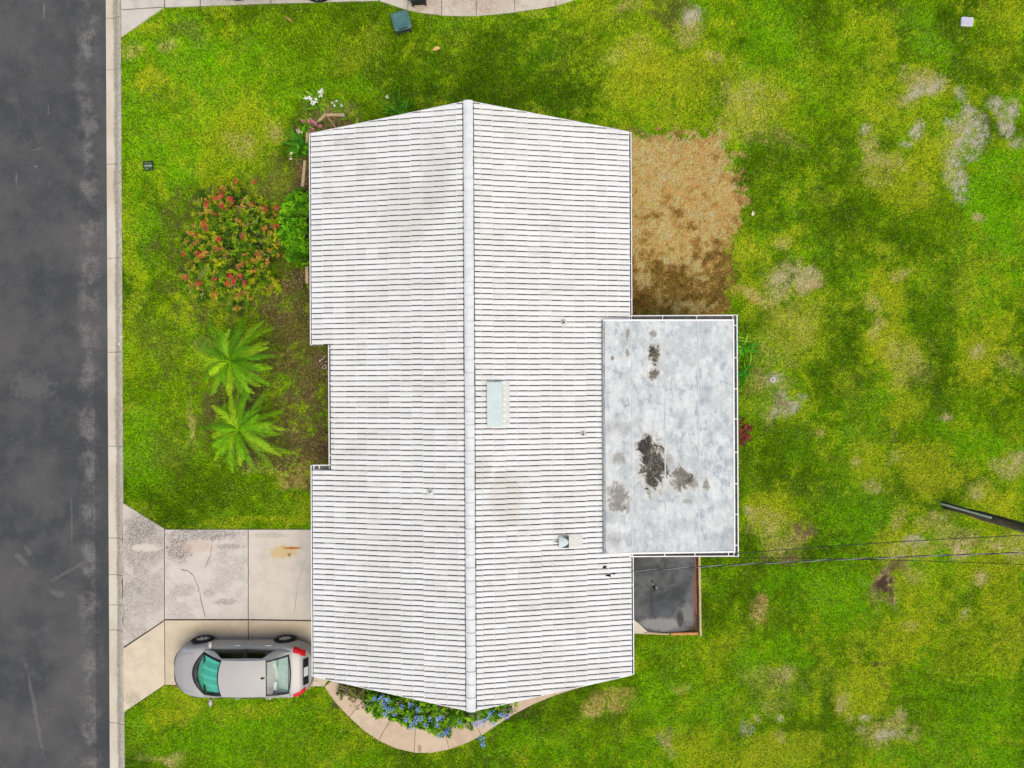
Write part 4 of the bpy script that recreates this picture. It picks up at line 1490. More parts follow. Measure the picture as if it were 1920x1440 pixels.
for (px, py, s) in ((1133, 1064, .07), (1142, 1080, .08), (1152, 1077, .05)):
    q = P(px, py, 2.75)
    b = MB()
    pts = []
    for k in range(9):
        t = 2 * math.pi * k / 9
        rr = s * random.uniform(.35, 1.1)
        pts.append((q.x + rr * 1.3 * math.cos(t), q.y + rr * .7 * math.sin(t)))
    b.add([(x, y, zdeck(x) + .075) for x, y in pts], [tuple(range(9))])
    rsub(b.build('broken_tile_gap', M['hole']))

# ------------------------------------------------------------------ plants
def pick(pal):
    c = random.choice(pal)
    k = random.uniform(.8, 1.25)
    return tuple(x * k for x in c[:3])


def bias(pal, n):
    return [C(p[0], p[1], p[2] * (.55 if p[1] > p[0] and p[1] > p[2] * 1.6 else 1), 1.25) for p in pal]


def one_leaf(mb, p, d, L, W, col):
    """diamond leaf folded along its midrib"""
    d = d.normalized()
    s = d.cross(Vector((0, 0, 1)))
    if s.length < 1e-3:
        s = Vector((1, 0, 0))
    s.normalize()
    up = s.cross(d) * (W * .25)
    m = p + d * L * .45
    mb.add([p, m + s * W * .5 + up, p + d * L, m - s * W * .5 + up], [(0, 1, 2), (0, 2, 3)], 0, col)


def flower(mb, p, size, pal, npet=9, flat=.6):
    """a loose head of small petals"""
    for k in range(int(npet * 1.7)):
        t = random.uniform(0, 6.28)
        r = size * .55 * math.sqrt(random.random())
        q = p + Vector((math.cos(t) * r, math.sin(t) * r, random.uniform(-.2, .6) * size * .5))
        u = random.uniform(0, 6.28)
        L = min(size * .55, random.uniform(.034, .062))
        one_leaf(mb, q, Vector((math.cos(u), math.sin(u), random.uniform(-.3, .5))), L, L * random.uniform(.55, .85), pick(pal))


def leafy_shrub(name, label, domes, nshoot, pal, flowers=(), fpal=None, leaf=(.075, .045), shoot=.5, per=34, fsize=.14, twigs=8, tip=None, group=None, inner=.35, fname='flower_cluster'):
    """domes: (px, py, rx m, ry m, height m) about their place on the ground"""
    base = P(domes[0][0], domes[0][1], 0)
    root = empty(name, base)
    fol, wood = MB(), MB()
    tot = sum(d[2] * d[3] for d in domes)

    def loc(v):
        return v - base

    for (px, py, rx, ry, h) in domes:
        c = P(px, py, 0)
        for s in range(int(nshoot * rx * ry / tot)):
            t = random.uniform(0, 6.28)
            r = math.sqrt(random.uniform(inner ** 2 * .2, 1)) * (.97 + .13 * math.sin(3 * t + px) + .12 * math.sin(7 * t + py) + random.gauss(0, .05))
            hz = h * (1 - r * r * .75) * random.uniform(.75, 1.08)
            tipp = c + Vector((rx * r * math.cos(t), ry * r * math.sin(t), hz))
            d = Vector((math.cos(t) * r * .9 + random.gauss(0, .35), math.sin(t) * r * .9 + random.gauss(0, .35), .75)).normalized()
            st = tipp - d * shoot
            bend = Vector((random.gauss(0, .1), random.gauss(0, .1), 0))
            base_c = pick(pal)
            tipc = pick(tip) if tip and random.random() < .13 else None
            for k in range(per):
                a = random.random() ** .7
                p = st.lerp(tipp, a) + bend * math.sin(a * 3.1)
                u = random.uniform(0, 6.28)
                ld = Vector((math.cos(u), math.sin(u), random.uniform(-.25, .6)))
                p = p + Vector((random.gauss(0, .02), random.gauss(0, .02), random.gauss(0, .02)))
                if p.z < .05:
                    p.z = random.uniform(.05, .15)
                q = random.uniform(.75, 1.2)
                cc = tuple(x * q for x in (tipc if tipc and a > .6 else base_c))
                one_leaf(fol, loc(p), ld, leaf[0] * random.uniform(.7, 1.25), leaf[1] * random.uniform(.7, 1.2), cc)
            if s % 2 == 0:
                g = c + Vector((random.gauss(0, .1), random.gauss(0, .1), 0))
                mid = g.lerp(tipp, .5) + Vector((random.gauss(0, .12), random.gauss(0, .12), .15))
                wood.tube([loc(g), loc(mid), loc(tipp)], [.016, .010, .004], 4)
        for s in range(int(twigs)):
            t = random.uniform(0, 6.28)
            r = random.uniform(.7, 1.08)
            e = c + Vector((rx * r * math.cos(t), ry * r * math.sin(t), h * (1 - r * r * .7) + .12))
            a = c + Vector((rx * .5 * math.cos(t), ry * .5 * math.sin(t), h * .75))
            m_ = a.lerp(e, .5) + Vector((random.gauss(0, .08), random.gauss(0, .08), .05))
            wood.tube([loc(a), loc(m_), loc(e)], [.014, .010, .004], 4)
    fol.build('foliage', M['leaf'], root, colors=True)
    if wood.v:
        wood.build('stem', M['bark'], root)
    for (fx, fy, k) in flowers:
        best, bz = None, 0
        for (px, py, rx, ry, h) in domes:
            for z in (h, h * .8, h * .5, .3):
                q = P(fx, fy, z)
                c = P(px, py, 0)
                r2 = ((q.x - c.x) / rx) ** 2 + ((q.y - c.y) / ry) ** 2
                hz = h * max(.15, 1 - r2 * .75)
                if hz > bz and r2 < 1.6:
                    bz = hz
        q = P(fx, fy, bz + .06)
        b = MB()
        flower(b, loc(q), fsize * k, fpal, int(12 * max(.7, k)))
        b.build(fname, M['petal'], root, colors=True)
    return tag(root, label, 'shrub', group)


def fpos(lst, ox, oy, k):
    return [(ox + a * k, oy + b * k, (c[0] if c else 1.0)) for a, b, *c in lst]


red_f = fpos([(498, 283, 1.2), (440, 222), (568, 230), (345, 420, 1.3), (370, 455, 1.2), (265, 505, 1.2), (325, 672, 1.1), (296, 655, .9), (195, 850, 1.2), (560, 840, 1.2), (637, 835, 1.3), (541, 900, 1.1),
              (840, 305, 1.2), (930, 440, 1.1), (755, 90, 1.0), (490, 200, .9), (672, 895, .9), (310, 900, .9), (436, 985, 1.0), (372, 272, 1.0), (590, 880, 1.0), (930, 300, .8), (190, 662, .9), (430, 860, .8), (600, 85, .9), (470, 545, 1.0)], 300, 320, .2361)
leafy_shrub('flowering_shrub', 'sprawling shrub with red flower clusters on the front lawn', [(452, 478, 1.72, 1.85, 1.55), (430, 400, 1.15, .95, 1.2), (400, 525, 1.0, .8, 1.1)], 1000,
            bias([(136, 164, 32), (108, 148, 28), (78, 120, 26), (172, 178, 44), (60, 98, 28), (146, 172, 44)], 0), red_f, bias([(214, 40, 56), (200, 70, 58), (226, 60, 90), (190, 50, 40)], 0),
            (.075, .044), .60, 46, .16, 10, bias([(190, 140, 60), (180, 110, 70), (196, 160, 60)], 0))
leafy_shrub('green_shrub', 'dense bright green shrub against the front wall beside the red-flowered one', [(566, 432, .68, 1.2, 1.35), (572, 390, .5, .6, 1.1)], 260,
            bias([(110, 176, 26), (88, 152, 20), (138, 196, 40), (60, 112, 18)], 0), (), None, (.09, .055), .4, 34, .1, 0, None, None, .1)
blue = fpos([(360, 285), (430, 270), (480, 300), (440, 340, 1.1), (480, 380), (530, 395), (470, 440, 1.1), (570, 450, .7), (740, 350), (810, 390, 1.1), (790, 500, 1.3), (835, 485, 1.2), (740, 590, .9), (690, 500), (940, 500, .9),
             (1030, 500, 1.1), (1062, 480), (1020, 560, .9), (1090, 650, 1.1), (1030, 672, 1.2), (760, 540, 1.1), (1250, 520, .8), (640, 365, .7), (890, 560, .8), (1130, 620, .9)], 640, 1260, .177)
PLUM = bias([(100, 156, 30), (128, 180, 44), (70, 120, 26), (156, 192, 60), (48, 92, 24)], 0)
BLUE = bias([(118, 146, 214), (140, 166, 226), (92, 118, 200), (170, 190, 235)], 0)
leafy_shrub('blue_flowered_shrub', 'long shrub full of pale blue flowers under the south gable peak', [(790, 1322, 1.35, .75, .75), (725, 1305, .85, .55, .8), (860, 1330, .75, .55, .7), (826, 1352, .5, .45, .55)], 600, PLUM, blue, BLUE, (.075, .044), .35, 40, .17, 8)
blue2 = fpos([(1400, 530), (1500, 545, 1.2), (1540, 500, 1.1), (1590, 430), (1690, 452), (1752, 462, 1.1), (1470, 520), (1620, 550, .8), (1490, 715, 1.3), (1505, 765, 1.0), (1440, 570, .8)], 640, 1260, .177)
leafy_shrub('blue_flowered_shrub', 'smaller blue-flowered shrub right of the gable peak, trailing over the path edge', [(920, 1318, .75, .55, .6)], 130, PLUM, blue2, BLUE, (.07, .042), .35, 30, .17, 10)
leafy_shrub('sparse_shrub', 'thin dark-leaved shrub at the left end of the garden path bed', [(668, 1288, .62, .36, .5)], 50, bias([(110, 110, 50), (70, 84, 34), (130, 128, 60)], 0), (), None, (.075, .05), .3, 26, .1, 6)


def strap_plant(name, label, px, py, nleaf, length, width, pal, flowers=(), fpal=None, spread=1.0, z0=.0, fsize=.1, fz=.45, arc=(0, 6.28), droop=1.0, npet=9, cat='plant'):
    base = P(px, py, 0)
    root = empty(name, base)
    fol = MB()
    for k in range(nleaf):
        t = random.uniform(*arc)
        el = random.uniform(.3, 1.1)
        d = Vector((math.cos(t) * math.cos(el), math.sin(t) * math.cos(el), math.sin(el)))
        r = random.uniform(0, .22) * spread
        a = random.uniform(0, 6.28)
        fol.leaf(Vector((r * math.cos(a), r * math.sin(a), z0)), d, length * random.uniform(.6, 1.15), width * random.uniform(.7, 1.2), droop * random.uniform(.6, 1.3), 4, pick(pal))
    fol.build('foliage', M['leaf'], root, colors=True)
    for (fx, fy, s) in flowers:
        b = MB()
        q = P(fx, fy, fz)
        q.z = fz
        flower(b, q - base, fsize * s, fpal, npet)
        b.tube([q - base - Vector((0, 0, .02)), ((q - base) * .4) + Vector((0, 0, .02))], .006, 4, 0, C(90, 130, 40)[:3])
        b.build('flower', M['petal'], root, colors=True)
    return tag(root, label, cat)


GR = bias([(84, 140, 28), (64, 116, 22), (110, 160, 44), (130, 170, 60)], 0)
GD = bias([(60, 120, 24), (48, 98, 20), (80, 140, 30), (104, 160, 40)], 0)
WHT = bias([(235, 235, 215), (245, 245, 235)], 0)
PNK = bias([(214, 110, 140), (190, 80, 130), (226, 150, 160)], 0)
strap_plant('white_flowered_plant', 'leafy plant with white blooms on the lawn off the north-west corner', 591, 190, 34, .50, .075, GR, [(575, 184, 1), (582, 185, 1), (588, 192, 1.2), (592, 189, 1.1), (601, 174, 1.2), (604, 171, 1), (602, 179, 1.1), (586, 194, 1)], WHT, 1.4)
strap_plant('small_white_flowers', 'few tiny white flowers scattered beside the timber-edged bed', 631, 196, 10, .18, .03, GR, [(623, 193, .8), (631, 190, .8), (628, 198, .9), (640, 198, .9)], WHT, .8, 0, .07, .12)
strap_plant('pink_flowered_plant', 'plant with pink flowers by the north-west roof corner', 582, 243, 30, .42, .08, GD, [(580, 228, 1), (588, 231, 1.2), (593, 233, 1.2), (600, 236, 1.1), (582, 245, 1.5), (586, 246, 1.4), (568, 227, .7), (586, 227, .9)], PNK, 1.2, 0, .12)
strap_plant('broad_leaved_plant', 'broad-leaved green plant spilling past the roof edge below the pink flowers', 566, 278, 36, .50, .13, GD, [(561, 246, 1.4), (546, 287, .6), (546, 297, .6)], bias([(236, 210, 196), (240, 225, 190)], 0), 1.9, .1, .12, .5)
strap_plant('yellow_green_plant', 'yellow-green leafy plant at the right end of the short timbers', 664, 220, 24, .36, .10, bias([(140, 160, 40), (110, 150, 36), (90, 130, 30), (190, 180, 70)], 0), (), None, 1.2)
strap_plant('strap_leaved_plant', 'strap-leaved plant with dark leaves under the north rake', 748, 206, 40, .60, .055, GD, [(726, 182, 1.0)], WHT, 1.5, 0, .08, .3)
strap_plant('lily_plant', 'clump of lily leaves beside the porch gutter, upper of two', 1392, 652, 34, .55, .05, bias([(70, 160, 40), (50, 130, 30), (140, 190, 90), (90, 170, 50)], 0), (), None, 1.6)
strap_plant('lily_plant', 'clump of lily leaves beside the porch gutter, lower of two', 1390, 704, 26, .42, .05, bias([(60, 150, 40), (46, 120, 30), (80, 150, 46)], 0), (), None, 1.2)
strap_plant('red_leaved_plant', 'small dark red leafy plant beside the porch gutter', 1391, 815, 46, .30, .085, bias([(136, 50, 44), (100, 36, 36), (170, 70, 56), (90, 60, 36)], 0), (), None, 1.1)
strap_plant('dark_red_sprout', 'small maroon sprout above the red-leaved plant', 1390, 793, 16, .22, .06, bias([(96, 44, 34), (80, 50, 30)], 0), (), None, .6)


# ------------------------------------------------------------------ palms
def palm(label, px, py, zc, nf, rad, seed, az_boost):
    random.seed(seed)
    top = P(px, py, zc)
    base = Vector((top.x + .05, top.y, 0))
    root = empty('palm', base)
    ct = top - base
    tr = MB()
    pts = [Vector((0, 0, -.05)), ct * .35 + Vector((.04, 0, 0)), ct * .7, ct]
    tr.tube(pts, [.13, .10, .09, .10], 9)
    for k in range(40):
        t = random.random()
        p = ct * t
        a = random.uniform(0, 6.28)
        d = Vector((math.cos(a), math.sin(a), .9))
        tr.leaf(p + Vector((math.cos(a), math.sin(a), 0)) * .08, d, .14, .05, .2, 1)
    tr.build('trunk', M['trunk'], root)
    live = bias([(134, 184, 24), (110, 168, 20), (88, 140, 18), (160, 198, 44), (124, 168, 44)], 0)
    dead = bias([(150, 128, 70), (124, 104, 60)], 0)
    for i in range(nf):
        a = 2 * math.pi * (i + random.uniform(-.25, .25)) / nf * 1.0 + seed
        old = i % 8 == 4
        el = random.choice((.95, .7, .5, .3, .15)) if not old else -.15
        boost = 1 + .22 * math.cos(a - az_boost)
        L = rad * boost * random.uniform(.6, 1.12) * (1.0 if el < .8 else .85)
        d = Vector((math.cos(a) * math.cos(el), math.sin(a) * math.cos(el), math.sin(el)))
        f = MB()
        p = ct.copy()
        n_seg = 46
        pts = [p.copy()]
        base_c = pick(dead if old else live)
        curl = random.gauss(0, .010)
        for s in range(n_seg):
            t = s / n_seg
            d = (d + Vector((-d.y * curl, d.x * curl, -.022 - .026 * t))).normalized()
            p = p + d * (L / n_seg)
            p.z = max(p.z, .08)
            pts.append(p.copy())
            if t > .12:
                sd_ = d.cross(Vector((0, 0, 1))).normalized()
                ll = .25 * math.sin(math.pi * min(1, .18 + t * .80)) ** .7 * random.uniform(.85, 1.1) * rad / 1.6
                for sg in (-1, 1):
                    for h in range(1):
                        ld = (d * random.uniform(.9, 1.3) + sd_ * sg * random.uniform(.55, .85) + Vector((0, 0, random.uniform(-.1, .35)))).normalized()
                        q = random.uniform(.55, 1.45)
                        f.leaf(p - d * (L / n_seg) * h * .5, ld, ll * random.uniform(.8, 1.15), .0125, .35, 2, tuple(x * q for x in base_c))
        f.tube(pts[::4] + [pts[-1]], [.014 - .0013 * k for k in range(len(pts[::4]) + 1)], 4, 0, tuple(x * 1.25 for x in base_c))
        f.build('frond', M['leaf'], root, colors=True)
    return tag(root, label, 'palm')


palm('feathery palm nearest the red-flowered shrub', 432, 676, 1.35, 50, 1.62, 3, .0)
palm('feathery palm farther from the red-flowered shrub, nearer the driveway', 447, 806, 1.3, 50, 1.58, 5, -.1)
random.seed(21)

# ------------------------------------------------------------------ car
CAR_L = 2.34


def interp(x, xs, ys):
    return float(np.interp(x, xs, ys))


def half_w(u):
    if u > 1.0:
        t = min(1, (u - 1.0) / 1.34)
        return .90 * max(0.0, 1 - t ** 2.9) ** (1 / 2.7)
    if u < -1.2:
        t = min(1, (-u - 1.2) / 1.14)
        return .90 * max(0.0, 1 - t ** 3.2) ** (1 / 3.0)
    return .90


def car_top(u):
    return interp(u, [-2.34, -2.28, -2.2, -2.12, -2.05, -1.75, -1.4, 1.2, 1.45, 1.9, 2.2, 2.34], [.62, .69, .78, .92, 1.0, 1.05, 1.0, .97, .96, .86, .72, .58])


def sect(u, a):
    """half section: a=0 at the centre line on top, a=1 under the sill"""
    w = max(half_w(u), .0)
    zc = car_top(u)
    e = (w / .90)
    A = [0, .15, .30, .42, .50, .57, .66, .76, .86, .94, 1.0]
    V = [0, .36, .64, .82, .905, .955, .985, 1.0, .985, .95, .55]
    Zt = [zc, zc - .006, zc - .022, zc - .048, zc - .085, zc - .15, .70, .56, .38, .22, .18]
    zlow = [z for z in Zt]
    v = interp(a, A, V) * w
    z = interp(a, A, zlow)
    k = min(1.0, e ** .55)
    return v, .48 + (z - .48) * (k * .85 + .15) if e < .999 else z


def body_pt(u, a, side=1, off=0.0):
    v, z = sect(u, a)
    p = Vector((u, v * side, z))
    if off:
        du, da = .01, .01
        v1, z1 = sect(min(max(u + du, -CAR_L), CAR_L), a)
        v2, z2 = sect(u, min(a + da, 1))
        v0, z0 = sect(u, max(a - da, 0))
        t1 = Vector((du, (v1 - v) * side, z1 - z))
        t2 = Vector((0, (v2 - v0) * side, z2 - z0))
        nn = t1.cross(t2) * side
        if nn.length > 1e-9:
            nn.normalize()
            if nn.dot(Vector((u * .15, v * side, z - .45))) < 0:
                nn = -nn
            p += nn * off
    return p


U_ST = [CAR_L * math.sin(math.pi / 2 * x) for x in np.linspace(-1, 1, 61)]
U_ST = sorted(set([round(x, 4) for x in U_ST] + [-1.55, -1.3, -1.0, -.7, -.4, -.1, .2, .5, .8, 1.1]))
A_ST = [0, .08, .16, .24, .32, .40, .46, .50, .54, .58, .64, .70, .76, .82, .88, .94, 1.0]


def build_car(name, label, loc, rz, paint, sunshade=True):
    root = empty(name, loc, rz)
    tag(root, label, 'car')
    b = MB()
    na, nu = len(A_ST), len(U_ST)
    prof = [(s, a) for s, a in [(1, x) for x in reversed(A_ST)] + [(-1, x) for x in A_ST[1:]]]
    vs = []
    for u in U_ST:
        for s, a in prof:
            vs.append(body_pt(u, a, s))
    m_ = len(prof)
    fs, keep_m = [], []
    for i in range(nu - 1):
        um = (U_ST[i] + U_ST[i + 1]) / 2
        for j in range(m_ - 1):
            am = (prof[j][1] + prof[j + 1][1]) / 2
            if -1.66 < um < 1.18 and am < .40:
                continue                                  # open cabin
            fs.append((i * m_ + j, i * m_ + j + 1, (i + 1) * m_ + j + 1, (i + 1) * m_ + j))
    b.add(vs, fs)
    b.build('body', paint, root, smooth=True, auto=50)

    def wind(v, top):
        c = 1 - (v / .70) ** 2
        return 1.12 + .26 * c if not top else .40 + .10 * c

    def ws(u_, v_):                                        # windscreen u_:0 base..1 top
        hv = .70 + (.56 - .70) * u_
        v = hv * (2 * v_ - 1)
        ub, ut = 1.12 + .27 * (1 - (2 * v_ - 1) ** 2), .40 + .10 * (1 - (2 * v_ - 1) ** 2)
        zb_, zt_ = .945 + .025 * (1 - (2 * v_ - 1) ** 2), 1.385 + .045 * (1 - (2 * v_ - 1) ** 2)
        return Vector((ub + (ut - ub) * u_, v, zb_ + (zt_ - zb_) * u_ + .03 * math.sin(math.pi * u_)))

    def rw(u_, v_):
        hv = .645 + (.56 - .645) * u_
        c = 1 - (2 * v_ - 1) ** 2
        ub, ut = -1.66 - .08 * c, -1.02 - .02 * c
        zb_, zt_ = 1.035 + .03 * c, 1.385 + .045 * c
        return Vector((ub + (ut - ub) * u_, hv * (2 * v_ - 1), zb_ + (zt_ - zb_) * u_ + .03 * math.sin(math.pi * u_)))

    def roofp(u_, v_):
        c = 1 - (2 * v_ - 1) ** 2
        uf, ur = .40 + .10 * c, -1.02 - .02 * c
        return Vector((uf + (ur - uf) * u_, .585 * (2 * v_ - 1), 1.385 + .045 * c + .02 * math.sin(math.pi * u_)))

    roof_o = MB().grid(roofp, 10, 12).build('roof_panel', paint, root, smooth=True)
    MB().tube([(-.90, -.03, 1.445), (-.96, -.03, 1.475), (-1.02, -.03, 1.462)], [.03, .022, .006], 6).build('antenna', M['black'], roof_o)

    def frame(fn, name, glass):
        g = MB().grid(lambda a, c: fn(.05 + a * .9, .045 + c * .91), 6, 10).build(name, glass, root, smooth=True)
        f = MB()
        N = 20
        ring_o = [fn(t / N, 0) for t in range(N)] + [fn(1, t / N) for t in range(N)] + [fn(1 - t / N, 1) for t in range(N)] + [fn(0, 1 - t / N) for t in range(N)]
        k0, k1 = .05, .045
        def ins(p, q):
            return fn(k0 + p * (1 - 2 * k0), k1 + q * (1 - 2 * k1))
        ring_i = [ins(t / N, 0) for t in range(N)] + [ins(1, t / N) for t in range(N)] + [ins(1 - t / N, 1) for t in range(N)] + [ins(0, 1 - t / N) for t in range(N)]
        n4 = 4 * N
        f.add(ring_o + [p + Vector((0, 0, .004)) for p in ring_i], [(i, (i + 1) % n4, n4 + (i + 1) % n4, n4 + i) for i in range(n4)])
        f.build('window_trim', M['black'], g)
        return g

    frame(ws, 'windscreen', CM['teal'])
    frame(rw, 'rear_window', CM['aqua'])
    # cowl between bonnet and windscreen
    MB().grid(lambda a, c: ws(0, c) + Vector((a * (.06 + .10 * (1 - (2 * c - 1) ** 2)), 0, -.012 + .018 * math.sin(a * 3.1))), 3, 14).build('cowl', M['black'], root)
    for s in (-1, 1):
        wp = MB().tube([ws(.02, .5 + s * .1) + Vector((.04, 0, .03)), ws(.04, .5 + s * .36) + Vector((.02, 0, .03))], .008, 4)
        wp.build('wiper', M['black'], root)

    def side_s(t, h, s):
        """t 0..1 front to rear, h 0 belt .. 1 roof rail"""
        ub = 1.20 - t * 2.94
        vb_, zb_ = interp(t, [0, .1, .5, .9, 1], [.745, .80, .815, .78, .70]), interp(t, [0, .5, 1], [.925, .945, 1.01])
        ut = interp(t, [0, .25, .72, 1], [1.12, .40, -1.02, -1.66])
        vt = interp(t, [0, .25, .5, .72, 1], [.705, .585, .60, .585, .65])
        zt_ = interp(t, [0, .12, .25, .45, .72, .86, 1], [.945, 1.19, 1.385, 1.405, 1.385, 1.245, 1.035])
        hh = h
        bul = .035 * math.sin(math.pi * h)
        return Vector((ub + (ut - ub) * hh, s * (vb_ + (vt - vb_) * hh + bul), zb_ + (zt_ - zb_) * hh))

    for s in (-1, 1):
        T0, T1, H0, H1 = .06, .84, .07, .86

        def glass_h(t):
            return H0, H0 + (H1 - H0) * min(1, max(0.02, min((t - T0) / .17, (T1 - t) / .15)))
        g = MB().grid(lambda a, c: side_s(T0 + a * (T1 - T0), glass_h(T0 + a * (T1 - T0))[0] + c * (glass_h(T0 + a * (T1 - T0))[1] - H0), s), 24, 4).build('side_window', CM['dark'], root, smooth=True)
        pil = MB()
        pil.grid(lambda a, c: side_s(.475 + .035 * a, H0 + (H1 - H0) * c, s) + Vector((0, s * .004, 0)), 1, 4)
        pil.grid(lambda a, c: side_s(T0 + (T1 - T0) * a, glass_h(T0 + a * (T1 - T0))[1] - .03 + .05 * c, s) + Vector((0, s * .003, .003)), 24, 1)
        pil.build('window_trim', M['black'], g)
        pl = MB()
        pl.grid(lambda a, c: side_s(a, H0 * c, s), 24, 1)
        pl.grid(lambda a, c: side_s(T0 * a, H0 + (1 - H0) * c, s), 3, 4)
        pl.grid(lambda a, c: side_s(T1 + (1 - T1) * a, H0 + (1 - H0) * c, s), 6, 4)
        pl.grid(lambda a, c: side_s(T0 + (T1 - T0) * a, glass_h(T0 + a * (T1 - T0))[1] + c * (1 - glass_h(T0 + a * (T1 - T0))[1]), s), 24, 4)
        pl.build('pillar', paint, root, smooth=True, auto=50)
        # mirror, handles, lamps, door seams
        mi = MB()
        mp = Vector((.93, s * .83, .96))
        mi.grid(lambda a, c: mp + Vector((.075 * math.sin(a * 6.283) * math.sin(c * 3.1416) * .9, s * (.115 + .125 * -math.cos(c * 3.1416)), .055 * math.cos(a * 6.283) * math.sin(c * 3.1416) + .03)), 12, 8)
        mo = mi.build('wing_mirror', paint, root, smooth=True)
        MB().box(mp.x - .03, min(mp.y - s * .03, mp.y + s * .03), .95, mp.x + .03, max(mp.y - s * .03, mp.y + s * .03), .98).build('mirror_stalk', M['black'], mo)
        for hu in (.10, -.92):
            MB().tube([body_pt(hu + .10, .565, s, .012), body_pt(hu + .05, .56, s, .035), body_pt(hu - .05, .56, s, .035), body_pt(hu - .10, .565, s, .012)], .013, 6).build('door_handle', CM['chrome'], root)
        for su in (.98, -.10, -1.12):
            MB().grid(lambda a, c: body_pt(su - .004 + .008 * c - (.25 * max(0, a - .5) if su < -1 else 0) * -1, .50 + .42 * a, s, .003), 8, 1).build('door_seam', M['black'], root)
        MB().grid(lambda a, c: body_pt(-1.78 - .36 * a, .40 + .20 * c - .05 * a, s, .007), 8, 6).build('tail_light', CM['red'], root, smooth=True)
        MB().grid(lambda a, c: body_pt(1.78 + .34 * a, .44 + .14 * c + .03 * a, s, .006), 8, 6).build('headlight', CM['lamp'], root, smooth=True)
        for wu in (1.46, -1.32):
            wy = s * .905
            Mx = Matrix.Translation((wu, wy, .325)) @ Matrix.Rotation(R(-90 * s), 4, 'X')
            arch = MB().lathe([(0, -.012), (.375, -.012), (.375, .0), (.355, .004)], 28, Mx)
            arch.build('wheel_arch', M['black'], root)
            ty = MB().lathe([(.22, -.16), (.29, -.17), (.325, -.14), (.325, .01), (.305, .035), (.235, .04), (.215, .015)], 30, Mx)
            wh = ty.build('wheel', CM['tyre'], root, smooth=True, auto=40)
            rm = MB().lathe([(.225, .03), (.215, .04), (.205, .03), (.195, .006), (.0, .006)], 30, Mx, 1)
            for k in range(7):
                t = 2 * math.pi * k / 7
                Ms = Mx @ Matrix.Rotation(t, 4, 'Z')
                rm.add([Ms @ Vector(p) for p in ((.04, -.028, .034), (.205, -.038, .030), (.205, .038, .030), (.04, .028, .034), (.04, -.034, .008), (.205, -.046, .008), (.205, .046, .008), (.04, .034, .008))],
                       [(0, 1, 2, 3), (0, 4, 5, 1), (2, 6, 7, 3), (1, 5, 6, 2)], 0)
            rm.lathe([(.0, .042), (.045, .040), (.06, .030), (.06, .008)], 16, Mx, 0)
            rm.build('rim', [CM['alloy'], CM['tyre']], wh)
    # rear end: dark panel gap, plate, bumper crease
    def rear(v, z, off=.0):
        lo, hi = -CAR_L, -1.6
        for _ in range(24):
            mid = (lo + hi) / 2
            if half_w(mid) < abs(v):
                lo = mid
            else:
                hi = mid
        return Vector((hi - .012 - off, v, z))
    def top_pt(u, v, off):
        w = max(half_w(u), .05)
        lo, hi = 0.0, .6
        for _ in range(18):
            mid = (lo + hi) / 2
            if sect(u, mid)[0] < abs(v):
                lo = mid
            else:
                hi = mid
        return Vector((u - off * .8, v, sect(u, lo)[1] + off * .6))
    MB().grid(lambda a, c: top_pt(-2.085 - .125 * c, -.43 + .86 * a, .012), 14, 3).build('boot_recess', M['black'], root, smooth=True)
    MB().grid(lambda a, c: top_pt(-2.10 - .095 * c, -.15 + .30 * a, .022), 4, 1).build('licence_plate', CM['plate'], root)
    MB().grid(lambda a, c: rear(-.70 + 1.40 * a, .50 + .08 * c, .035 - .03 * (2 * c - 1) ** 2), 24, 4).build('bumper_strip', paint, root, smooth=True)
    MB().grid(lambda a, c: Vector((1.75 + .02 * a, -.62 + 1.24 * c, 0)) * 0 + body_pt(1.55 + .62 * a, .36 + .004 * c, 1, .003), 8, 1).build('bonnet_seam', M['black'], root)
    MB().grid(lambda a, c: body_pt(1.55 + .62 * a, .36 + .004 * c, -1, .003), 8, 1).build('bonnet_seam', M['black'], root)
    # cabin
    cab = MB()
    cab.box(-1.65, -.70, .40, 1.15, .70, .44)
    cab.box(-1.66, -.66, .44, -1.60, .66, .98)
    cab.box(1.10, -.70, .44, 1.16, .70, .86)
    cab.box(-1.60, .66, .44, 1.10, .72, .90).box(-1.60, -.72, .44, 1.10, -.66, .90)
    cab.build('cabin_floor', CM['trim_dark'], root)
    MB().grid(lambda a, c: (1.14 - .42 * a, -.66 + 1.32 * c, .88 + .03 * math.sin(a * 3.1) - .05 * a), 4, 6).build('dashboard', CM['trim'], root, smooth=True)
    MB().grid(lambda a, c: (-1.62 + .42 * a, -.62 + 1.24 * c, .985 - .02 * a), 3, 6).build('parcel_shelf', CM['trim'], root)
    for s in (-1, 1):
        st = MB()
        st.grid(lambda a, c: (.35 - .5 * a + .0, s * .36 - .24 + .48 * c, .62 - .04 * math.sin(c * 3.1) + .05 * a), 4, 6)
        st.grid(lambda a, c: (-.15 - .22 * a, s * .36 - .24 + .48 * c, .66 + .52 * a + .0 - .03 * math.sin(c * 3.1)), 5, 6)
        st.grid(lambda a, c: (-.36 - .07 * math.sin(a * 3.1) * math.sin(c * 3.1), s * .36 - .12 + .24 * c, 1.20 + .17 * a), 4, 4)
        st.box(-.44, s * .36 - .10, 1.20, -.38, s * .36 + .10, 1.35)
        st.build('front_seat', CM['trim'], root, smooth=True, auto=60)
        hd = MB().box(-1.30, s * .36 - .13, 1.0, -1.20, s * .36 + .13, 1.14)
        hd.build('headrest', CM['trim'], root)
    bs = MB()
    bs.grid(lambda a, c: (-.75 - .38 * a, -.60 + 1.20 * c, .64 + .03 * a), 3, 8)
    bs.grid(lambda a, c: (-1.12 - .16 * a, -.60 + 1.20 * c, .66 + .36 * a), 4, 8)
    bs.build('rear_seat', CM['trim'], root, smooth=True)
    sw = MB()
    Ms = Matrix.Translation((.56, -.36, .92)) @ Matrix.Rotation(R(-62), 4, 'Y')
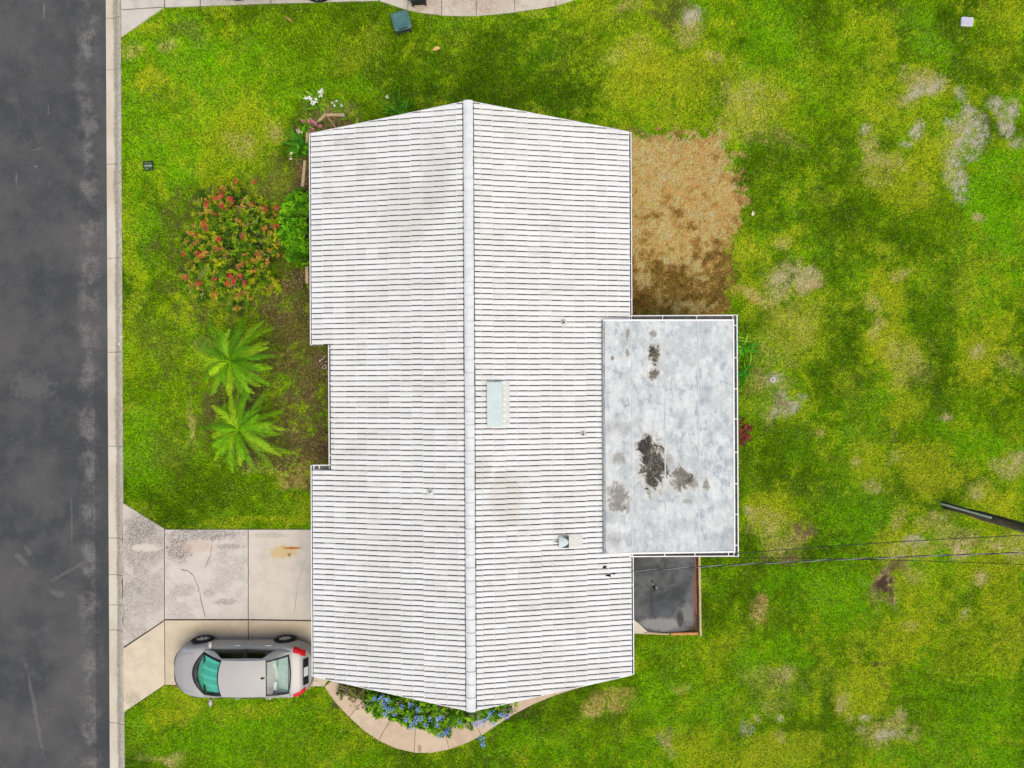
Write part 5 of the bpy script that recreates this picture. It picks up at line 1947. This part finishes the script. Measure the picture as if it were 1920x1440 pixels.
    sw.lathe([(.17 + .014 * math.cos(t), .014 * math.sin(t)) for t in np.linspace(0, 6.28, 7)], 24, Ms)
    sw.build('steering_wheel', M['black'], root)
    if sunshade:
        sh = MB()
        cols = 8
        for j in range(cols):
            def fp(a, c, j=j):
                q = ws(.12 + .78 * a, .08 + .84 * (j + c) / cols)
                zig = .035 if (j + round(c)) % 2 else .0
                return q + Vector((-.05 - zig, 0, -.055 - zig * 1.6))
            sh.grid(fp, 2, 1)
        sh.build('sunshade', CM['shade'], root)
    return root


CM = {
    'teal': m_glass('teal_windscreen_glass', (.34, .86, .70, 1), .06),
    'aqua': m_glass('aqua_rear_glass', (.80, .96, .90, 1), .07, .05),
    'dark': m_glass('smoked_side_glass', (.22, .23, .21, 1), .03),
    'tyre': m_simple('tyre_rubber', C(36, 35, 34), .85, .2, 0, .2, 20),
    'alloy': m_simple('alloy_rim', C(200, 198, 192), .35, .5, .5, .06, 12),
    'chrome': m_simple('bright_handle', C(222, 218, 208), .3, .5, .2, .05, 12),
    'red': m_simple('red_lamp_lens', C(216, 24, 34), .2, .5, 0, .15, 16),
    'lamp': m_simple('clear_lamp_lens', C(200, 204, 206), .15, .6, .2, .1, 16),
    'plate': m_simple('plate_enamel', C(216, 222, 214), .5, .3, 0, .06, 30),
    'trim': m_simple('pale_cabin_fabric', C(206, 204, 196), .8, .2, 0, .08, 10),
    'trim_dark': m_simple('dark_cabin_carpet', C(70, 68, 64), .9, .1, 0, .12, 10),
    'shade': m_simple('silver_sunshade', C(232, 236, 232), .5, .4, 0, .05, 10),
}
SILVER = m_paint('silver_paint', C(184, 180, 172))
cp = P(452.5, 1260.5, .9)
car = build_car('parked_car', 'silver sedan parked on the driveway with red tail lights by the garage', (cp.x - .04, cp.y, .035), math.pi, SILVER)
q = P(520, 4, 0)
car2 = build_car('parked_car', 'parked car almost wholly beyond the top edge, its tyres on the neighbouring driveway', (q.x, q.y + .93, .033), R(-1.5), m_paint('dark_blue_paint', C(60, 72, 92)), False)


# ------------------------------------------------------------------ wheelie bins
def rbox(w, d, r, n=4):
    pts = []
    for (cx, cy, a0) in ((w / 2 - r, d / 2 - r, 0), (-w / 2 + r, d / 2 - r, 90), (-w / 2 + r, -d / 2 + r, 180), (w / 2 - r, -d / 2 + r, 270)):
        for k in range(n + 1):
            t = R(a0 + 90 * k / n)
            pts.append((cx + r * math.cos(t), cy + r * math.sin(t)))
    return pts


def lidded_bin(label, loc, rz, w, d, h, body_m, lid_m):
    root = empty('lidded_bin', loc, rz)
    tag(root, label, 'bin')
    levels = [(.74, .74, .0, .02), (.78, .78, .01, .05), (.98, .98, .0, h * .88), (1.04, 1.04, 0, h * .89), (1.04, 1.04, 0, h * .93)]
    b = MB()
    n_ = len(rbox(w, d, .05))
    vs = []
    for kx, ky, oy, z in levels:
        vs += [(x * kx, y * ky + oy, z) for x, y in rbox(w, d, .05)]
    fs = [(l * n_ + i, l * n_ + (i + 1) % n_, (l + 1) * n_ + (i + 1) % n_, (l + 1) * n_ + i) for l in range(len(levels) - 1) for i in range(n_)]
    fs.append(tuple(reversed(range(n_))))
    b.add(vs, fs)
    b.build('body', body_m, root)
    lid = MB()
    lv = [(1.07, 1.05, h * .935), (1.07, 1.05, h * .965), (1.0, .98, h * .985), (.78, .74, h * 1.0), (.74, .70, h * .985), (.3, .3, h * .998)]
    vs = []
    for kx, ky, z in lv:
        vs += [(x * kx, y * ky, z) for x, y in rbox(w, d, .07)]
    fs = [(l * n_ + i, l * n_ + (i + 1) % n_, (l + 1) * n_ + (i + 1) % n_, (l + 1) * n_ + i) for l in range(len(lv) - 1) for i in range(n_)]
    fs.append(tuple((len(lv) - 1) * n_ + i for i in range(n_)))
    fs.append(tuple(reversed(range(n_))))
    lid.add(vs, fs)
    lid.build('lid', lid_m, root, smooth=True, auto=35)
    MB().tube([(-w * .36, -d * .56, h * .93), (-w * .36, -d * .62, h * .95), (w * .36, -d * .62, h * .95), (w * .36, -d * .56, h * .93)], .016, 6).build('handle', M['bin_dark'], root)
    MB().box(-w * .28, -d * .50, h * .988, w * .28, -d * .44, h * 1.006).build('hinge_bar', M['bin_dark'], root)
    for s in (-1, 1):
        MB().lathe([(0, -.03), (.055, -.03), (.06, -.02), (.06, .02), (.055, .03), (0, .03)], 18, Matrix.Translation((s * w * .36, -d * .36, .06)) @ Matrix.Rotation(R(90), 4, 'Y')).build('wheel', M['black'], root)
    return root


p = P(752, 38, .42)
lidded_bin('low green bin with its lid shut on the lawn by the path', (p.x, p.y, 0), R(14), .56, .60, .42, M['bin_green'], M['bin_green'])
p = P(787, 18, 0)
lidded_bin('black bin with green lid on the path, cut by the top edge', (p.x - .02, p.y + .38, .03), R(4), .60, .68, .58, M['bin_dark'], M['bin_green'])

# ------------------------------------------------------------------ utility pole and wires
pb = P(1773, 948, 0)
pole = empty('utility_pole', pb)
tag(pole, 'dark wooden utility pole rising beyond the right edge', 'pole')
MB().tube([(0, 0, -.3), (0, 0, 2), (.01, 0, 5), (.02, 0, 9.6)], [.155, .15, .135, .11], 14).build('shaft', M['pole'], pole, smooth=True, auto=50)
cd = Vector((-pb.x, -pb.y, 0)).normalized()
sdv = Vector((-cd.y, cd.x, 0))
MB().tube([cd * .17 - sdv * .02, cd * .165 - sdv * .02 + Vector((0, 0, 2.55))], .032, 8).build('white_conduit', M['white'], pole)
MB().tube([cd * .15 - sdv * .09, cd * .15 - sdv * .09 + Vector((0, 0, 3.2)), cd * .13 - sdv * .085 + Vector((0, 0, 8))], .016, 6).build('ground_wire', M['black'], pole)
for z in (4.9, 6.6, 8.6):
    MB().box(-.16, -.02, z - .03, .0, .02, z + .03, 0, Matrix.Rotation(math.atan2(cd.y, cd.x) + math.pi, 4, 'Z')).build('bracket', M['metal'], pole)


def sagline(a, b, sag, n_=40):
    return [a.lerp(b, t / n_) - Vector((0, 0, sag * 4 * (t / n_) * (1 - t / n_))) for t in range(n_ + 1)]


def wire(name, label, a, b, sag, r, mat, twist=None):
    root = empty(name, b)
    tag(root, label, 'cable')
    pts = [q_ - b for q_ in sagline(a, b, sag, 240 if twist else 40)]
    if twist:
        strands = []
        for k in range(2):
            s_pts = []
            for i, q_ in enumerate(pts):
                ph = i * .32 + k * math.pi
                s_pts.append(q_ + Vector((0, math.cos(ph), math.sin(ph))) * r)
            MB().tube(s_pts, r * .95, 5).build('strand', (mat, twist)[k], root)
    else:
        MB().tube(pts, r, 5).build('strand', mat, root)


wire('power_cable', 'twisted service cable from the pole to the house eave, the thickest of three wires', pb + Vector((-.12, 0, 6.6)), P(1182, 1071, 2.72), .25, .011, M['black'], m_simple('bare_neutral', C(150, 150, 146), .5, .4, .3))
wire('phone_cable', 'thin dark wire crossing the back lawn to the porch, uppermost of three', pb + Vector((-.12, .05, 4.9)), P(1383, 1038, 2.6), .2, .011, M['black'])
wire('thin_cable', 'thin dark wire just above the twisted service cable over the back lawn', pb + Vector((-.1, 0, 8.6)), P(1385, 1046, 2.55), .3, .008, M['black'])


# ------------------------------------------------------------------ timbers, boards and small things
def timber(name, label, a, b, w, h, mat, z=0.0, cat='timber', group=None):
    pa, pb_ = P(*a, z), P(*b, z)
    L = (pb_ - pa).length
    mid = (pa + pb_) / 2
    o = MB()
    n_ = max(2, int(L / .25))
    vs, fs = [], []
    for i in range(n_ + 1):
        x = -L / 2 + L * i / n_
        j1, j2 = random.uniform(-.006, .006), random.uniform(-.006, .006)
        vs += [(x, -w / 2 + j1, 0), (x, w / 2 + j2, 0), (x, w / 2 + j2, h * .9), (x, w / 2 - .012 + j2, h), (x, -w / 2 + .012 + j1, h), (x, -w / 2 + j1, h * .9)]
    for i in range(n_):
        for k in range(6):
            fs.append((i * 6 + k, i * 6 + (k + 1) % 6, (i + 1) * 6 + (k + 1) % 6, (i + 1) * 6 + k))
    fs += [tuple(range(6)), tuple(n_ * 6 + k for k in reversed(range(6)))]
    o.add(vs, fs)
    ob = o.build(name, mat)
    ob.location = (mid.x, mid.y, z)
    ob.rotation_euler = (0, 0, math.atan2(pb_.y - pa.y, pb_.x - pa.x))
    return tag(ob, label, cat, group)


timber('edging_timber', 'short slanted edging timber beside the pink flowers', (591, 237), (611, 216), .10, .10, M['timber'])
timber('edging_timber', 'short level edging timber at the top of the corner bed', (613, 217), (647, 217), .10, .10, M['timber'])
timber('garden_stake', 'thin stake lying across the corner bed timbers', (607, 208), (630, 240), .03, .03, M['timber'], .105, 'stake')
timber('edging_timber', 'pale edging timber between the pink flowers and the roof edge', (577, 250), (575, 290), .09, .09, M['timber'])
timber('edging_timber', 'pale edging timber above the green shrub by the roof edge', (573, 302), (568, 352), .10, .09, M['timber'])
timber('edging_timber', 'short edging timber below the green shrub by the roof edge', (576, 500), (577, 532), .10, .09, M['timber'])
timber('patio_board', 'long pale board standing along the right side of the dark patio', (1309, 1020), (1312, 1190), .075, .14, M['timber'], 0, 'board')
timber('patio_board', 'short orange-stained board at the foot of the dark patio', (1257, 1187), (1307, 1186), .085, .12, M['orange_wood'], 0, 'board')
timber('patio_board', 'thin rust-coloured strip inside the long patio board', (1303, 1040), (1305, 1150), .03, .07, m_wood('rusty_strip', C(176, 104, 66), C(130, 78, 56)), 0, 'board')
timber('patio_board', 'short pale broken strip along the lower edge of the dark patio', (1208, 1187), (1255, 1188), .05, .06, M['timber'], 0, 'board')

p = P(278, 311, .03)
gr = empty('drain_grate', (p.x, p.y, 0))
tag(gr, 'square black drain grate set in the front lawn', 'grate')
f = MB()
f.box(-.165, -.165, 0, .165, -.135, .035).box(-.165, .135, 0, .165, .165, .035).box(-.165, -.135, 0, -.135, .135, .035).box(.135, -.135, 0, .165, .135, .035)
f.build('frame', M['black'], gr)
for k in range(6):
    MB().box(-.135 + .047 * k, -.135, .012, -.135 + .047 * k + .022, .135, .032).build('bar', m_simple('worn_iron', C(70, 72, 80), .5, .4) if k == 0 else bpy.data.materials['worn_iron'], gr)
MB().box(-.135, -.012, .033, .135, .012, .036).build('cross_bar', M['metal'], gr)

p = P(1814, 40, .08)
ub = empty('utility_box', (p.x, p.y, 0), R(-4))
tag(ub, 'pale utility box lid set in the far right lawn', 'box')
MB().prism(rbox(.42, .31, .05), 0, .08, 0, .012).build('box_body', M['pan'], ub)
MB().prism(rbox(.35, .24, .04), .081, .092, 0, .005).build('lid', m_simple('pale_lilac_lid', C(196, 192, 206), .5), ub)

p = P(1448, 712, .03)
co = empty('cleanout_pipe', (p.x, p.y, 0))
tag(co, 'small round pipe cap in bare sand behind the porch', 'pipe')
MB().lathe([(.085, 0), (.085, .06), (.055, .06), (.055, .02)], 18).build('pipe_rim', M['pan'], co)
MB().lathe([(.054, .03), (.02, .045), (0, .046)], 18).build('cap', m_simple('lilac_cap', C(150, 136, 160), .5), co)


def fallen_leaf(label, px, py, ang, L, W, col):
    p = P(px, py, .06)
    o = MB()
    def fn(a, c):
        w = W * math.sin(math.pi * min(1, .08 + a * .92)) ** .7
        return (L * (a - .5), w * (c - .5), .03 + .05 * (2 * c - 1) ** 2 + .02 * math.sin(a * 4))
    o.grid(fn, 7, 4)
    o.tube([(L * .5, 0, .03), (L * .72, .02, .045)], .008, 4)
    ob = o.build('fallen_leaf', m_simple('dry_leaf_%d' % px, col, .8, .2, 0, .15, 20), smooth=True)
    ob.location = (p.x, p.y, .04)
    ob.rotation_euler = (0, 0, ang)
    return tag(ob, label, 'leaf')


fallen_leaf('curled tan leaf on the lawn below the bins', 818, 93, R(195), .26, .14, C(222, 180, 112))
fallen_leaf('small pale leaf on the lawn right of the dead patch', 1411, 401, R(80), .16, .12, C(226, 220, 180))
fallen_leaf('thin dry brown leaf on the lawn near the top edge', 543, 38, R(-35), .34, .07, C(190, 150, 96))

p = P(608, 688, .03)
rg = MB().lathe([(.065 + .014 * math.cos(t), .02 + .014 * math.sin(t)) for t in np.linspace(0, 2 * math.pi, 8, endpoint=False)], 20, None, 0, True).build('pipe_ring', M['pan'], smooth=True)
rg.location = (p.x, p.y, 0)
tag(rg, 'small pale ring on bare soil by the recessed front wall', 'ring')
peb = [(604, 674), (607, 671), (611, 678), (600, 676), (609, 668), (606, 702), (603, 682)]
for i, (a, b) in enumerate(peb):
    p = P(a, b, 0)
    o = MB()
    o.lathe([(0, -.01), (.03, -.005), (.042, .012), (.03, .03), (0, .036)], 8)
    ob = o.build('pebble', M['pan'], smooth=True)
    ob.location = (p.x, p.y, .005)
    ob.scale = (random.uniform(.6, 1.1), random.uniform(.5, .9), random.uniform(.6, 1))
    ob.rotation_euler = (0, 0, random.uniform(0, 3))
    tag(ob, 'pale pebble on bare soil ' + ('left of the topmost pair', 'second from the top near the roof edge', 'nearest the recessed wall', 'farthest from the recessed wall', 'topmost by the recessed wall', 'below the small pale ring', 'between the ring and the other pebbles')[i], 'pebble', 'pebbles by the recessed wall')

p = P(1227, 1098, .06)
db = MB()
for k in range(12):
    t = random.uniform(0, 6.28)
    one_leaf(db, Vector((random.gauss(0, .04), random.gauss(0, .04), .0)), Vector((math.cos(t), math.sin(t), random.uniform(.1, .6))), random.uniform(.08, .16), .07, pick(bias([(40, 38, 30), (56, 50, 38), (30, 28, 26), (170, 165, 150)], 0)))
ob = db.build('dead_leaf_clump', M['petal'], colors=True)
ob.location = (p.x, p.y, .055)
tag(ob, 'clump of dark dead leaves on the dark patio', 'leaf litter')

# bark and leaf litter in the beds
lit = MB()
beds = [(625, 236, 40, 22, 260), (566, 330, 12, 36, 160), (560, 526, 34, 18, 220), (606, 690, 12, 34, 120), (602, 840, 14, 50, 120), (500, 575, 50, 25, 200), (445, 745, 50, 30, 240), (560, 870, 40, 16, 120), (800, 1312, 150, 30, 500), (575, 640, 40, 90, 200), (570, 780, 40, 70, 200)]
for (cx, cy, rx, ry, cnt) in beds:
    for k in range(cnt):
        a, r = random.uniform(0, 6.28), math.sqrt(random.random())
        p = P(cx + rx * r * math.cos(a), cy + ry * r * math.sin(a), 0)
        t = random.uniform(0, 6.28)
        p.z = random.uniform(.015, .05)
        one_leaf(lit, p, Vector((math.cos(t), math.sin(t), random.uniform(-.1, .25))), random.uniform(.05, .12), random.uniform(.02, .05), pick(bias([(112, 90, 58), (92, 74, 50), (130, 110, 70), (76, 62, 44), (150, 130, 92)], 0)))
ob = lit.build('leaf_litter', M['soil_chip'], colors=True)
tag(ob, 'bark and dry leaf litter in the planting beds', 'litter', kind='stuff')
